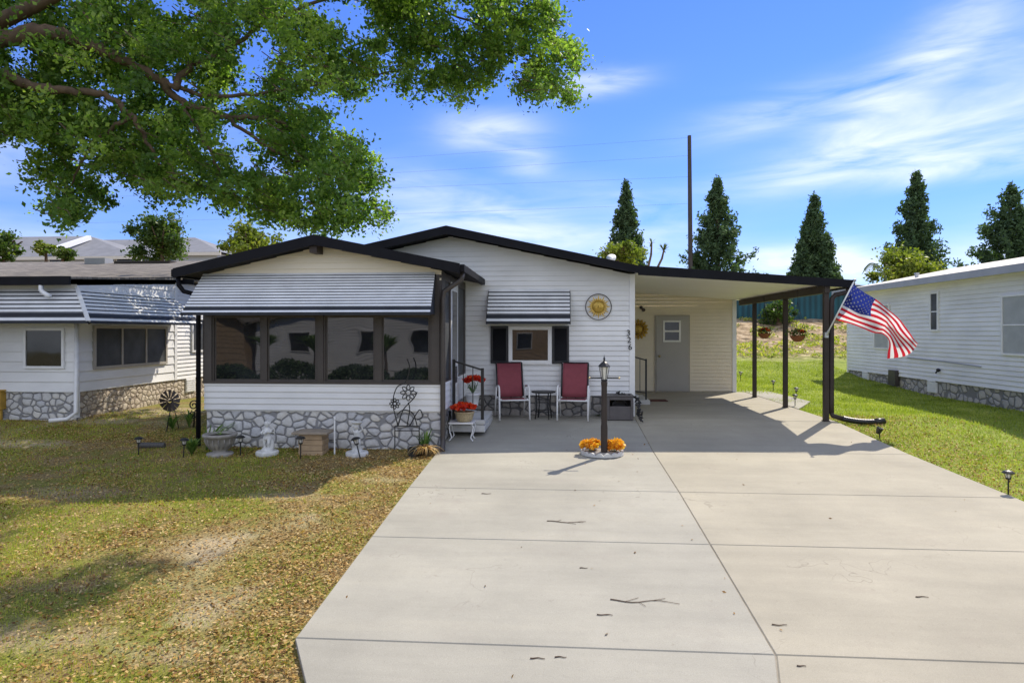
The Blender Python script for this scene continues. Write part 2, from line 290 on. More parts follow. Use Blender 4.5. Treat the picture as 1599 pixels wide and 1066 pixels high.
# ---------------------------------------------------------------- mesh helpers
class MB:
    def __init__(s): s.v = []; s.f = []; s.rnd = []
    def add(s, vs, fs, r=None):
        b = len(s.v); s.v += [Vector(x) for x in vs]; s.f += [[b+i for i in f] for f in fs]; s.rnd += [random.random() if r is None else r]*len(fs); return s
    def box(s, x0, x1, y0, y1, z0, z1):
        return s.add([(x, y, z) for z in (z0, z1) for x, y in ((x0, y0), (x1, y0), (x1, y1), (x0, y1))],
                     [(0, 3, 2, 1), (4, 5, 6, 7), (0, 1, 5, 4), (1, 2, 6, 5), (2, 3, 7, 6), (3, 0, 4, 7)])
    def bar(s, a, b, w, h=None, up=(0, 0, 1)):
        a, b = Vector(a), Vector(b); h = h or w; d = (b-a).normalized(); up = Vector(up)
        if abs(d.dot(up)) > .98: up = Vector((0, 1, 0))
        r = d.cross(up).normalized(); u = r.cross(d)
        vs = [p+r*(i*w/2)+u*(j*h/2) for p in (a, b) for i, j in ((-1, -1), (1, -1), (1, 1), (-1, 1))]
        return s.add(vs, [(0, 1, 2, 3), (7, 6, 5, 4), (0, 4, 5, 1), (1, 5, 6, 2), (2, 6, 7, 3), (3, 7, 4, 0)])
    def prism(s, poly, y0, y1, axis='y'):
        n = len(poly)
        f = (lambda a, b, c: (a, c, b)) if axis == 'y' else (lambda a, b, c: (c, a, b)) if axis == 'x' else (lambda a, b, c: (a, b, c))
        vs = [f(a, b, y0) for a, b in poly]+[f(a, b, y1) for a, b in poly]
        return s.add(vs, [list(range(n)), list(range(2*n-1, n-1, -1))]+[(i, n+i, n+(i+1) % n, (i+1) % n) for i in range(n)])
    def tube(s, pts, rad, n=8, caps=True):
        pts = [Vector(p) for p in pts]; rad = [rad]*len(pts) if isinstance(rad, (int, float)) else rad
        rings = []; prev = None
        for i, p in enumerate(pts):
            d = (pts[min(i+1, len(pts)-1)]-pts[max(i-1, 0)]).normalized()
            if prev is None: r = d.cross(Vector((0, 0, 1)) if abs(d.z) < .9 else Vector((1, 0, 0))).normalized()
            else: r = (prev-d*prev.dot(d)).normalized()
            prev = r; u = d.cross(r)
            rings.append([p+(r*math.cos(2*math.pi*k/n)+u*math.sin(2*math.pi*k/n))*rad[i] for k in range(n)])
        vs = [v for ring in rings for v in ring]; fs = []
        for i in range(len(pts)-1):
            for k in range(n): fs.append((i*n+k, i*n+(k+1) % n, (i+1)*n+(k+1) % n, (i+1)*n+k))
        if caps: fs += [list(range(n-1, -1, -1)), [(len(pts)-1)*n+k for k in range(n)]]
        return s.add(vs, fs)
    def lathe(s, c, prof, n=20, a=Vector((0, 0, 1)), wob=0):
        c = Vector(c); a = Vector(a).normalized(); r = a.orthogonal().normalized(); u = a.cross(r); vs = []; fs = []
        for rr, h in prof:
            for k in range(n):
                th = 2*math.pi*k/n; q = rr*(1+wob*math.cos(th*n/2)); vs.append(c+a*h+(r*math.cos(th)+u*math.sin(th))*q)
        for i in range(len(prof)-1):
            for k in range(n): fs.append((i*n+k, i*n+(k+1) % n, (i+1)*n+(k+1) % n, (i+1)*n+k))
        fs += [list(range(n-1, -1, -1)), [(len(prof)-1)*n+k for k in range(n)]]
        return s.add(vs, fs)
    def ball(s, c, r, n=10, sz=1.0):
        return s.lathe(Vector(c), [(max(.001, r*math.sin(math.pi*i/n)), -r*sz*math.cos(math.pi*i/n)) for i in range(n+1)], n+2)
    def siding(s, poly, org, u, nrm, e=.1, lap=.02):
        org, u, nrm = Vector(org), Vector(u), Vector(nrm); z = min(p[1] for p in poly); zt = max(p[1] for p in poly)
        def clip(P, lim, keep_above):
            o = []
            for i in range(len(P)):
                a, b = P[i], P[(i+1) % len(P)]; ia = (a[1] >= lim-1e-9) if keep_above else (a[1] <= lim+1e-9); ib = (b[1] >= lim-1e-9) if keep_above else (b[1] <= lim+1e-9)
                if ia: o.append(a)
                if ia != ib:
                    t = (lim-a[1])/(b[1]-a[1]); o.append((a[0]+(b[0]-a[0])*t, lim))
            return o
        while z < zt-1e-4:
            z1 = z+e; P = clip(clip(poly, z, True), z1, False)
            if len(P) >= 3:
                P = [p for i, p in enumerate(P) if (abs(p[0]-P[i-1][0])+abs(p[1]-P[i-1][1])) > 1e-5]
            if len(P) >= 3:
                s.add([org+u*a+Vector((0, 0, b if b > z+.009 else z+.009))+nrm*(lap*(z1-b)/e) for a, b in P], [list(range(len(P)))])
                bt = [p[0] for p in P if abs(p[1]-z) < 1e-5]
                if len(bt) >= 2:
                    a0, a1 = min(bt), max(bt); s.add([org+u*a+Vector((0, 0, z+h_))+nrm*k for a, k, h_ in ((a0, lap, .009), (a1, lap, .009), (a1, lap*.45, .009), (a0, lap*.45, .009), (a0, lap*.45, 0), (a1, lap*.45, 0))], [(0, 1, 2, 3), (3, 2, 5, 4)])
            z = z1
        return s
    def build(s, name, m, parent=None, smooth=False, bevel=0, loc=None):
        me = bpy.data.meshes.new(name); base = ORG.get(parent.name, Vector()) if parent else (Vector(loc) if loc is not None else Vector())
        me.from_pydata([tuple(v-base) for v in s.v], [], s.f); me.update()
        at_ = me.attributes.new('rnd', 'FLOAT', 'FACE'); at_.data.foreach_set('value', s.rnd)
        ms = m if isinstance(m, (list, tuple)) else [m]
        for x in ms: me.materials.append(M[x] if isinstance(x, str) else x)
        o = bpy.data.objects.new(name, me); C.objects.link(o)
        if smooth: me.polygons.foreach_set('use_smooth', [True]*len(me.polygons))
        if bevel:
            b = o.modifiers.new('bevel', 'BEVEL'); b.width = bevel; b.segments = 2; b.limit_method = 'ANGLE'
        if parent: o.parent = parent; ORG[o.name] = base
        else: o.location = base; ORG[o.name] = base
        return o
ORG = {}
def thing(name, label, cat, loc=(0, 0, 0), group=None):
    o = bpy.data.objects.new(name, None); C.objects.link(o); o.location = loc; o.empty_display_size = .2
    o['label'] = label; o['category'] = cat
    if group: o['group'] = group
    ORG[o.name] = Vector(loc); return o
def tag(o, label, cat, group=None):
    o['label'] = label; o['category'] = cat
    if group: o['group'] = group
    return o
def struct(name, mb, m, **k):
    o = mb.build(name, m, **k); o['kind'] = 'structure'; return o
def local(root, pos, rz=0, **k):
    """things built round their own origin: move the root and forget the offset"""
    root.location = pos; root.rotation_euler = (0, 0, rz)
def dup(root, pos, rz, label):
    kids = list(KIDS(root)); r = root.copy(); C.objects.link(r); r.location = pos; r.rotation_euler = (0, 0, rz); r['label'] = label
    for ch in kids:
        c = ch.copy(); C.objects.link(c); c.parent = r
        for g in KIDS(ch):
            d = g.copy(); C.objects.link(d); d.parent = c
    return r
def KIDS(o): return [x for x in C.objects if x.parent == o]

def npmesh(name, verts, nper, rnd, m, parent=None, loc=(0, 0, 0)):
    """verts (n*nper,3) numpy: n faces of nper corners"""
    n = len(verts)//nper; base = ORG.get(parent.name, Vector()) if parent else Vector(loc)
    me = bpy.data.meshes.new(name); me.vertices.add(len(verts)); me.vertices.foreach_set('co', (verts-np.array(base)).astype(np.float32).ravel())
    me.loops.add(len(verts)); me.loops.foreach_set('vertex_index', np.arange(len(verts), dtype=np.int32))
    me.polygons.add(n); me.polygons.foreach_set('loop_start', np.arange(0, len(verts), nper, dtype=np.int32)); me.polygons.foreach_set('loop_total', np.full(n, nper, dtype=np.int32))
    me.update(calc_edges=True); a = me.attributes.new('rnd', 'FLOAT', 'FACE'); a.data.foreach_set('value', rnd.astype(np.float32))
    me.materials.append(M[m]); o = bpy.data.objects.new(name, me); C.objects.link(o)
    if parent: o.parent = parent
    else: o.location = base
    return o
def leafquads(P, size, jit=.4, flat=0.0, asp=.5):
    """diamond leaves of random orientation round points P"""
    n = len(P); a = np.random.normal(size=(n, 3)); a[:, 2] *= (1-flat); a /= np.linalg.norm(a, axis=1)[:, None]
    b = np.random.normal(size=(n, 3)); b[:, 2] *= (1-flat); b -= a*(a*b).sum(1)[:, None]; b /= np.linalg.norm(b, axis=1)[:, None]
    s = (size*(1+jit*(np.random.rand(n)*2-1)))[:, None]
    v = np.stack([P-a*s*.5, P+b*s*asp*.5-a*s*.05, P+a*s*.5, P-b*s*asp*.5-a*s*.05], 1)
    return v.reshape(-1, 3)
def vn(x, y, z=0): return mnoise.noise(Vector((x, y, z)))

# ================================================================ GROUND
g = MB(); xs = [-400, -120, -60, -30]+[x*.6-18 for x in range(0, 76)]+[45, 80, 160, 400]; ys = [-60, -30, -15, -6]+[y*.4-4 for y in range(0, 106)]+[45, 60, 100, 200, 900]
def lawn_z(x, y):
    h = gz(x, y)-.035
    if abs(x) < 30 and -6 < y < 40:
        h += .018*vn(x*.9, y*.9)+.010*vn(x*3, y*3, 4)
        if y > 27 and x > 3: h += .18*vn(x*.7, y*.7, 9)
    lx = -1.7 if y > 4.4 else -.7
    if lx < x < 5.0 and y < 24 and y > -6: h -= .06
    return h
for y in ys:
    for x in xs: g.v.append(Vector((x, y, lawn_z(x, y))))
nx = len(xs)
for j in range(len(ys)-1):
    for i in range(nx-1): g.f.append([j*nx+i, j*nx+i+1, (j+1)*nx+i+1, (j+1)*nx+i]); g.rnd.append(0)
struct('ground', g, 'ground', smooth=True)

# driveway: cast slabs with real joints
def slab(mb, poly, th=.1):
    top = [(x, y, gz(0, y)) for x, y in poly]; n = len(poly); cx = sum(p[0] for p in poly)/n; cy = sum(p[1] for p in poly)/n
    ins = [Vector((x+(.012 if cx > x else -.012)*.6, y+(.012 if cy > y else -.012)*.6, z)) for x, y, z in top]
    e = [Vector((x, y, z-.008)) for x, y, z in top]; b = [Vector((x, y, z-th)) for x, y, z in top]
    vs = ins+e+b; fs = [list(range(n))]
    for k in (0, n):
        fs += [(k+i, k+n+i, k+n+(i+1) % n, k+(i+1) % n) for i in range(n)]
    mb.add(vs, fs)
JY = [4.52, 6.42, 8.05, 10.25, 12.45]; gp = .004
dl = MB(); dr = MB()
def rx(y): return float(np.interp(y, [3, 4.5, 8, 9.8, 12.5, 19], [5.2, 5.45, 5.45, 5.42, 5.22, 5.2]))
ed = [2.6]+JY
slab(dl, [(-1.0, 2.9), (1.05, 2.9), (1.49-gp, JY[0]-gp), (-1.9, JY[0]-gp)])
slab(dr, [(1.05+2*gp, 2.9), (5.0, 2.9), (rx(4.5), JY[0]-gp), (1.49+gp, JY[0]-gp)])
for i in range(4):
    a, b = JY[i]+gp, JY[i+1]-gp
    slab(dl, [(-1.9, a), (1.49-gp, a), (1.49-gp, b), (-1.9, b)])
    slab(dr, [(1.49+gp, a), (rx(a), a), (rx(b), b), (1.49+gp, b)])
for a, b in ((12.45, 15.2), (15.2, 18.3)):
    slab(dr, [(1.49+gp, a+gp), (5.22, a+gp), (5.2, b-gp), (1.49+gp, b-gp)])
slab(dl, [(-1.9, 12.45+gp), (1.49-gp, 12.45+gp), (1.49-gp, 12.95), (-1.9, 12.95)])
struct('driveway', dl, 'concrete'); struct('driveway', dr, 'concrete_warm')
w = MB(); slab(w, [(5.24, 14.4), (6.1, 16.0), (5.75, 22), (5.24, 22)]); struct('side_path', w, 'concrete')
jm = MB()
for x0, x1, y0, y1 in ((-1.85, 5.1, 4.4, 12.9), (1.5, 5.1, 12.9, 18.2), (-.95, 4.95, 2.95, 4.4)):
    n = 24
    for k in range(n):
        a = y0+(y1-y0)*k/n; b = y0+(y1-y0)*(k+1)/n
        jm.add([(x0, a, gz(0, a)-.0095), (x1, a, gz(0, a)-.0095), (x1, b, gz(0, b)-.0095), (x0, b, gz(0, b)-.0095)], [(0, 1, 2, 3)])
struct('joint_filler', jm, 'joint')
rd = MB(); rd.add([(-90, -9, -.95), (90, -9, -.95), (90, -2, -.86), (-90, -2, -.86)], [(0, 1, 2, 3)]); struct('road', rd, 'asphalt')

# ================================================================ MAIN HOUSE
FY = 12.9; PY = 10.25; RY = 12.35
house = thing('mobile_home', 'white single storey home with black roof edges, glazed porch, and carport, number 326', 'house', (-2, FY, 0))
XL, XR = -6.05, at(990, 500, Y=FY).x
ridge = at(697, 352, Y=RY); pk = Vector((ridge.x, RY, ridge.z)); eR = at(990, 414, Y=RY).z
sl_ = (pk.z-eR)/(XR-pk.x); XE = XR+.05
def roofz(x): return pk.z-sl_*abs(x-pk.x)
zs = .40   # skirt top
b = MB(); b.siding([(0, zs), (XR-XL, zs), (XR-XL, roofz(XR)-.14), (pk.x-XL, pk.z-.14), (0, roofz(XL)-.14)], (XL, FY, 0), (1, 0, 0), (0, -1, 0), .1)
b.siding([(0, zs), (12, zs), (12, roofz(XR)-.14), (0, roofz(XR)-.14)], (XR, FY, 0), (0, 1, 0), (1, 0, 0), .1)
b.siding([(0, zs), (12, zs), (12, roofz(XL)-.14), (0, roofz(XL)-.14)], (XL, FY, 0), (0, 1, 0), (-1, 0, 0), .1)
b.prism([(XL+.03, 0), (XR-.03, 0), (XR-.03, roofz(XR)-.2), (pk.x, pk.z-.2), (XL+.03, roofz(XL)-.2)], FY+.03, FY+12)
b.build('wall', 'siding', house)
b = MB().box(XL+.03, XR-.01, FY+.02, FY+11.9, -.3, zs+.01); b.build('stone_skirt', 'stone_brick', house)
b = MB().box(XR-.085, XR+.022, FY-.028, FY+.06, .0, roofz(XR)-.12); b.build('corner_trim', 'white_paint', house)
XLo = 2*pk.x-XR
b = MB().prism([(XLo-.3, roofz(XLo-.3)-.02), (pk.x, pk.z-.02), (XR+.02, roofz(XR+.02)-.02), (XR+.02, roofz(XR)-.10), (pk.x, pk.z-.1), (XLo-.3, roofz(XLo-.3)-.1)], RY+.05, FY+12.3); rf = b.build('roof', 'shingle_dark', house)
b = MB().prism([(XLo-.3, roofz(XLo-.3)), (pk.x, pk.z), (XR+.02, roofz(XR+.02)), (XR+.02, roofz(XR)-.15), (pk.x, pk.z-.16), (XLo-.3, roofz(XLo-.3)-.16)], RY, RY+.04); b.build('rake_board', 'black_trim', rf)
# carport roof
cz0 = at(990, 414, Y=RY).z; c1 = at(1333, 437, Y=RY); X5 = c1.x
czf = lambda x: cz0+(c1.z-cz0)*(x-XR)/(X5-XR)
b = MB().prism([(XR+.03, czf(XR)-.03), (X5-.02, c1.z-.03), (X5-.02, c1.z-.11), (XR+.03, czf(XR)-.12)], RY+.04, 18.45)
cr = b.build('carport_roof', 'soffit', house)
b = MB().prism([(XR+.022, czf(XR)), (X5, c1.z), (X5, c1.z-.145), (XR+.022, czf(XR)-.185)], RY-.002, RY+.036)
b.box(X5-.018, X5+.03, RY-.002, 18.45, c1.z-.145, c1.z+.004); b.build('fascia', 'black_trim', cr)
PX = at(1290, 657, Z=0).x
bm = MB().box(PX-.05, PX+.05, RY+.05, 18.15, czf(PX)-.27, czf(PX)-.125); bm.build('beam', 'brown_metal', house, bevel=.004)
PYs = [at(1290, 657, Z=0).y, at(1227, 636, Z=0).y, at(1180, 620, Z=0).y]
for y in PYs:
    b = MB().box(PX-.045, PX+.045, y-.045, y+.045, -.02, czf(PX)-.265); b.box(PX-.06, PX+.06, y-.06, y+.06, 0.0, .012); b.build('post', 'brown_metal', house, bevel=.004)
# shed wall at the carport's back
SY = 18.3; XS = at(1149, 540, Y=SY).x
b = MB().siding([(0, 0.02), (XS-XR, .02), (XS-XR, czf(XS)-.1), (0, czf(XR)-.1)], (XR, SY, 0), (1, 0, 0), (0, -1, 0), .1)
b.box(XR, XS-.02, SY+.02, SY+3.4, -.1, 2.45); b.siding([(0, .02), (3.4, .02), (3.4, 2.5), (0, 2.5)], (XS, SY, 0), (0, 1, 0), (1, 0, 0), .1)
sh = b.build('shed_wall', 'siding_cream', house)
MB().box(XS-.09, XS+.02, SY-.03, SY+.02, 0, czf(XS)-.115).build('corner_trim', 'white_paint', sh)
# shed door
p0, p1 = at(1025, 606, Y=SY), at(1075, 494, Y=SY); dz0 = .03
MB().box(p0.x-.04, p1.x+.04, SY-.045, SY+.02, 0, p1.z+.04).build('door_frame', 'frame_tan', sh)
door = MB().box(p0.x, p1.x, SY-.06, SY-.035, dz0, p1.z).build('door', 'door_grey', house, bevel=.004)
q0, q1 = at(1038, 531, Y=SY), at(1060, 503, Y=SY); mz = (q0.z+q1.z)/2
b = MB(); b.box(q0.x-.05, q1.x+.05, SY-.085, SY-.058, q0.z-.05, q0.z); b.box(q0.x-.05, q1.x+.05, SY-.085, SY-.058, q1.z, q1.z+.05); b.box(q0.x-.05, q0.x, SY-.085, SY-.058, q0.z, q1.z); b.box(q1.x, q1.x+.05, SY-.085, SY-.058, q0.z, q1.z); b.box(q0.x, q1.x, SY-.083, SY-.058, mz-.025, mz+.025)
b.build('window_frame', 'white_paint', door); MB().box(q0.x, q1.x, SY-.07, SY-.062, q0.z, q1.z).build('pane', 'glass_dim', door)
MB().lathe((p0.x+.08, SY-.06, 1.0), [(.03, 0), (.03, .01), (.012, .02), (.012, .045), (.03, .055), (.032, .075), (.02, .09), (.001, .093)], 14, (0, -1, 0)).build('handle', 'brass', door, smooth=True)
sc = at(1001, 480, Y=SY); b = MB().ball(sc+Vector((0, -.08, 0)), .05); b.tube([sc, sc+Vector((0, -.08, 0))], .02); b.ball(sc+Vector((.06, -.12, -.07)), .055)
b.build('security_light', 'taupe_metal', house, smooth=True)

def slat_awning(name, a, b_, c, d, n, parent, sides=True, dark_from=.86):
    """a,b wall edge (left,right); d,c outer edge (left,right). horizontal ridged aluminium slats, dark underneath"""
    a, b_, c, d = map(Vector, (a, b_, c, d)); nr = (b_-a).cross(d-a).normalized()
    if nr.z < 0: nr = -nr
    w = MB(); k = MB(); dk = MB()
    for i in range(n):
        t0 = i/n; t1 = (i+1)/n
        l0, r0 = a.lerp(d, t0), b_.lerp(c, t0); l1, r1 = a.lerp(d, t1), b_.lerp(c, t1); s = .6
        lm, rm = l0.lerp(l1, s), r0.lerp(r1, s); up = nr*.007; tgt = dk if (i == n-2) else w
        # raised ridge then a dark strip, the gap's shade put into its colour
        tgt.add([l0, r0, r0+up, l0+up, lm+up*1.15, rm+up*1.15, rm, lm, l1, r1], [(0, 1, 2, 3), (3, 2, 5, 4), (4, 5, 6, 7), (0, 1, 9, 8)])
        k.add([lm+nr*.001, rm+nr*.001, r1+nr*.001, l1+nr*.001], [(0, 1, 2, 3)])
    for (p, q) in ((a, d), (b_, c)):
        pass
    aw = w.build(name, 'awning_white', parent); dk.build('dark_slat', 'awning_dark', aw); k.build('groove_shade', 'awning_groove_shade', aw)
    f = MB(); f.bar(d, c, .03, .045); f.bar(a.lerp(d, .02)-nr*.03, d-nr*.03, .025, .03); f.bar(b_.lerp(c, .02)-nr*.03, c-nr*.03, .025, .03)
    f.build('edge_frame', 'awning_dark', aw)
    if sides:
        for (p, q, ins) in ((a, d, 1), (b_, c, -1)):
            e = (b_-a).normalized()*.004*ins
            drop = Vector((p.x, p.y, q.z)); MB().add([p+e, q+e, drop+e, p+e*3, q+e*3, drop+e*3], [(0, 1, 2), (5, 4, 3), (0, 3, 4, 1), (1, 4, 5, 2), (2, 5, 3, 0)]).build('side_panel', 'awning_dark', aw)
    return aw

def window(parent, org, u, nrm, w, h, fw=.05, mf='white_paint', mg='glass', mull=(), rails=(), d=.04, name='window'):
    """framed window: org = lower left corner on the wall"""
    org, u, nrm = Vector(org), Vector(u), Vector(nrm); z = Vector((0, 0, 1))
    def bx(mb, a0, a1, z0, z1, k0, k1):
        vs = [org+u*a+z*q+nrm*k for k in (k0, k1) for a, q in ((a0, z0), (a1, z0), (a1, z1), (a0, z1))]
        mb.add(vs, [(0, 3, 2, 1), (4, 5, 6, 7), (0, 1, 5, 4), (1, 2, 6, 5), (2, 3, 7, 6), (3, 0, 4, 7)])
    f = MB(); bx(f, 0, w, 0, fw, -.01, d); bx(f, 0, w, h-fw, h, -.01, d); bx(f, 0, fw, fw, h-fw, -.01, d); bx(f, w-fw, w, fw, h-fw, -.01, d)
    for m_ in mull: bx(f, m_-fw*.4, m_+fw*.4, fw, h-fw, -.01, d-.005)
    for r_ in rails: bx(f, fw, w-fw, r_-.014, r_+.014, -.01, d-.009)
    fo = f.build(name, mf, parent)
    xs_ = [fw]+[v for m_ in mull for v in (m_-fw*.4, m_+fw*.4)]+[w-fw]
    for i in range(0, len(xs_), 2):
        p = MB(); bx(p, xs_[i]+.001, xs_[i+1]-.001, fw, h-fw, .014, .02); p.build('pane', mg, fo)
    return fo
# facade window, shutters and awning
a, b_ = at(795, 568, Y=FY), at(862, 509, Y=FY)
window(house, (a.x, FY-.012, a.z), (1, 0, 0), (0, -1, 0), b_.x-a.x, b_.z-a.z, .075)
for x0, x1 in ((767, 794.3), (862.7, 889)):
    l, r = at(x0, 567, Y=FY).x, at(x1, 508, Y=FY).x; b = MB(); z0, z1 = a.z+.01, b_.z
    b.box(l, l+.045, FY-.05, FY-.012, z0, z1); b.box(r-.045, r, FY-.05, FY-.012, z0, z1); b.box(l+.045, r-.045, FY-.05, FY-.012, z0, z0+.05); b.box(l+.045, r-.045, FY-.05, FY-.012, z1-.05, z1)
    k = z0+.05
    while k < z1-.06: b.add([(l+.045, FY-.02, k+.03), (r-.045, FY-.02, k+.03), (r-.045, FY-.045, k), (l+.045, FY-.045, k)], [(0, 1, 2, 3)]); k += .03
    b.box(l+.045, r-.045, FY-.019, FY-.013, z0+.05, z1-.05); b.build('shutter', 'shutter', house)
A0, A1 = at(764, 452, Y=FY-.02), at(890, 452, Y=FY-.02); B0, B1 = at(761, 504, Y=FY-.5), at(890, 504, Y=FY-.5)
slat_awning('window_awning', A0, A1, (A1.x, B1.y, B1.z), (A0.x, B0.y, B0.z), 9, house)
# house number on the corner trim
def text(s, size, loc, m, parent, name, ext=.006, rot=(R(90), 0, 0)):
    cu = bpy.data.curves.new(name, 'FONT'); cu.body = s; cu.size = size; cu.extrude = ext; cu.align_x = 'CENTER'; cu.align_y = 'CENTER'
    t = bpy.data.objects.new(name, cu); C.objects.link(t); bpy.context.view_layer.update()
    me = bpy.data.meshes.new_from_object(t.evaluated_get(bpy.context.evaluated_depsgraph_get())); C.objects.unlink(t); bpy.data.objects.remove(t)
    o = bpy.data.objects.new(name, me); C.objects.link(o); me.materials.clear(); me.materials.append(M[m]); o.rotation_euler = rot
    o.location = Vector(loc)-ORG[parent.name]; o.parent = parent; return o
for s_, px, py in (('3', 984.5, 520), ('2', 985.5, 531), ('6', 987, 542)):
    p = at(px, py, Y=FY-.04); text(s_, .165, (p.x-.03, FY-.036, p.z), 'black_iron', house, 'house_number')

# ---------------------------------------------------------------- glazed porch
pXL, pXR = at(318, 600, Y=PY).x, at(690, 600, Y=PY).x; psz = at(500, 641, Y=PY).z; pwz = at(500, 598, Y=PY).z; ptz = at(500, 494, Y=PY).z
pr = at(490, 366, Y=PY-.35); RYp = PY-.35; pe0 = at(270, 419, Y=RYp); pe1 = at(718, 411, Y=RYp)
def pz(x): return pr.z-(pr.z-pe0.z)*(pr.x-x)/(pr.x-pe0.x) if x < pr.x else pr.z-(pr.z-pe1.z)*(x-pr.x)/(pe1.x-pr.x)
b = MB().box(pXL+.05, pXR-.03, PY+.02, FY-.1, -.5, psz-.02); b.build('stone_skirt', 'stone', house)
b = MB().siding([(0, psz), (pXR-pXL-.02, psz), (pXR-pXL-.02, pwz), (0, pwz)], (pXL+.02, PY, 0), (1, 0, 0), (0, -1, 0), .1)
b.siding([(0, psz), (FY-PY, psz), (FY-PY, pwz), (0, pwz)], (pXR, PY, 0), (0, 1, 0), (1, 0, 0), .1)
b.box(pXL+.04, pXR-.02, PY+.015, FY-.05, psz-.02, pwz); b.build('porch_wall', 'siding', house)
top = at(500, 430, Y=PY).z
b = MB().siding([(0, top-.1), (pXR-pXL, top-.1), (pXR-pXL, pz(pXR)-.15), (pr.x-pXL, pr.z-.15), (0, pz(pXL)-.15)], (pXL, PY, 0), (1, 0, 0), (0, -1, 0), .1); b.build('gable_wall', 'siding_cream', house)
# frames, side windows and thin dark sheets standing in for the unlit interior
b = MB().box(pXL+.06, pXR-.06, PY+.06, PY+.08, pwz, top); b.box(pXR-.09, pXR-.07, PY+.1, FY-.02, pwz, top); b.build('porch_dark_sheet', 'awning_dark', house)
wx = [(335, 409), (418, 495), (509, 586), (597, 672)]
b = MB(); z0, z1 = pwz, top
cuts = [318]+[v for w_ in wx for v in w_]+[690]
for i in range(0, len(cuts), 2):
    l, r = at(cuts[i], 540, Y=PY).x, at(cuts[i+1], 540, Y=PY).x; b.box(l, r, PY-.012, PY+.05, z0+.03, z1)
    if r-l > .12: b.box(l+.03, r-.03, PY-.03, PY-.013, z0+.03, z1-.002)
b.box(pXL, pXR, PY-.03, PY+.05, z0-.012, z0+.029); b.box(pXL+.05, pXR-.05, PY-.008, PY+.05, ptz-.02, top-.003); b.build('window_wall_frame', 'taupe_metal', house)
for l, r in wx:
    x0, x1 = at(l, 540, Y=PY).x, at(r, 540, Y=PY).x
    f = window(house, (x0, PY+.03, z0+.03), (1, 0, 0), (0, -1, 0), x1-x0, ptz-z0+.05, .03, 'taupe_metal', 'glass', d=.02)
# right side of the porch
b = MB(); 
for y0, y1 in ((PY, PY+.22), (PY+.8, PY+.86), (PY+1.62, PY+1.68), (FY-.12, FY-.02)): b.box(pXR-.05, pXR+.01, y0, y1, pwz, top+.06)
b.box(pXR-.05, pXR+.008, PY+.22, FY-.12, top-.05, top+.05); b.build('side_frame', 'taupe_metal', house)
window(house, (pXR-.03, PY+.22, pwz), (0, 1, 0), (1, 0, 0), .58, top-pwz-.05, .03, 'taupe_metal', 'screen')
dr_ = MB().box(pXR-.05, pXR+.014, PY+.86, PY+1.62, .3, top-.05).build('side_door', 'white_paint', house)
MB().box(pXR+.0145, pXR+.02, PY+.98, PY+1.50, 1.15, top-.2).build('pane', 'glass', dr_)
MB().box(pXR+.0145, pXR+.02, PY+.98, PY+1.50, .75, 1.05).build('pane', 'screen', dr_)
window(house, (pXR-.03, PY+1.68, pwz), (0, 1, 0), (1, 0, 0), FY-.12-PY-1.68, top-pwz-.05, .03, 'taupe_metal', 'screen')
# porch roof
b = MB().prism([(pe0.x+.02, pe0.z-.02), (pr.x, pr.z-.02), (pe1.x-.02, pe1.z-.02), (pe1.x-.02, pe1.z-.1), (pr.x, pr.z-.1), (pe0.x+.02, pe0.z-.1)], RYp+.05, FY-.02)
prf = b.build('porch_roof', 'shingle_dark', house)
b = MB().prism([(pe0.x, pe0.z), (pr.x, pr.z), (pe1.x, pe1.z), (pe1.x, pe1.z-.15), (pr.x, pr.z-.165), (pe0.x, pe0.z-.15)], RYp, RYp+.045); b.build('rake_board', 'black_trim', prf)
b = MB().box(pe0.x-.06, pe0.x+.015, RYp+.046, FY-.1, pe0.z-.13, pe0.z-.01); b.build('gutter', 'black_trim', prf, bevel=.01); MB().box(pe1.x-.015, pe1.x+.07, RYp+.046, FY-.1, pe1.z-.13, pe1.z-.01).build('gutter', 'black_trim', prf, bevel=.01)
b = MB().box(pr.x-.09, pr.x+.03, RYp+.06, PY-.016, pr.z-.28, pr.z-.15); b.build('ridge_beam', 'brown_metal', prf)
b = MB().tube([(pe0.x+.02, RYp+.12, pe0.z-.12), (pe0.x+.03, RYp+.12, pe0.z-.26), (pe0.x+.10, RYp+.14, pe0.z-.36), (pXL-.03, PY-.1, pe0.z-.42), (pXL-.05, PY-.06, pe0.z-.6), (pXL-.05, PY-.06, -.2)], .038, 10); b.build('downspout', 'black_trim', house, smooth=True)
b = MB().tube([(pe1.x+.01, RYp+.25, pe1.z-.12), (pe1.x-.01, RYp+.25, pe1.z-.24), (pXR+.14, PY-.05, pe1.z-.36), (pXR+.05, PY-.05, pe1.z-.42), (pXR+.03, PY-.05, pe1.z-.55), (pXR+.03, PY-.05, 0), (pXR+.03, PY-.05, -.12), (pXR+.06, PY-.25, -.2)], .042, 10); b.build('downspout', 'taupe_metal', house, smooth=True)
A0, A1 = at(318, 428, Y=PY-.02), at(680, 428, Y=PY-.02); B0, B1 = at(283, 490, Y=PY-.72), at(672, 488, Y=PY-.72)
slat_awning('porch_awning', A0, (A1.x, A1.y, A0.z), (B1.x, B1.y, B0.z), B0, 14, house)

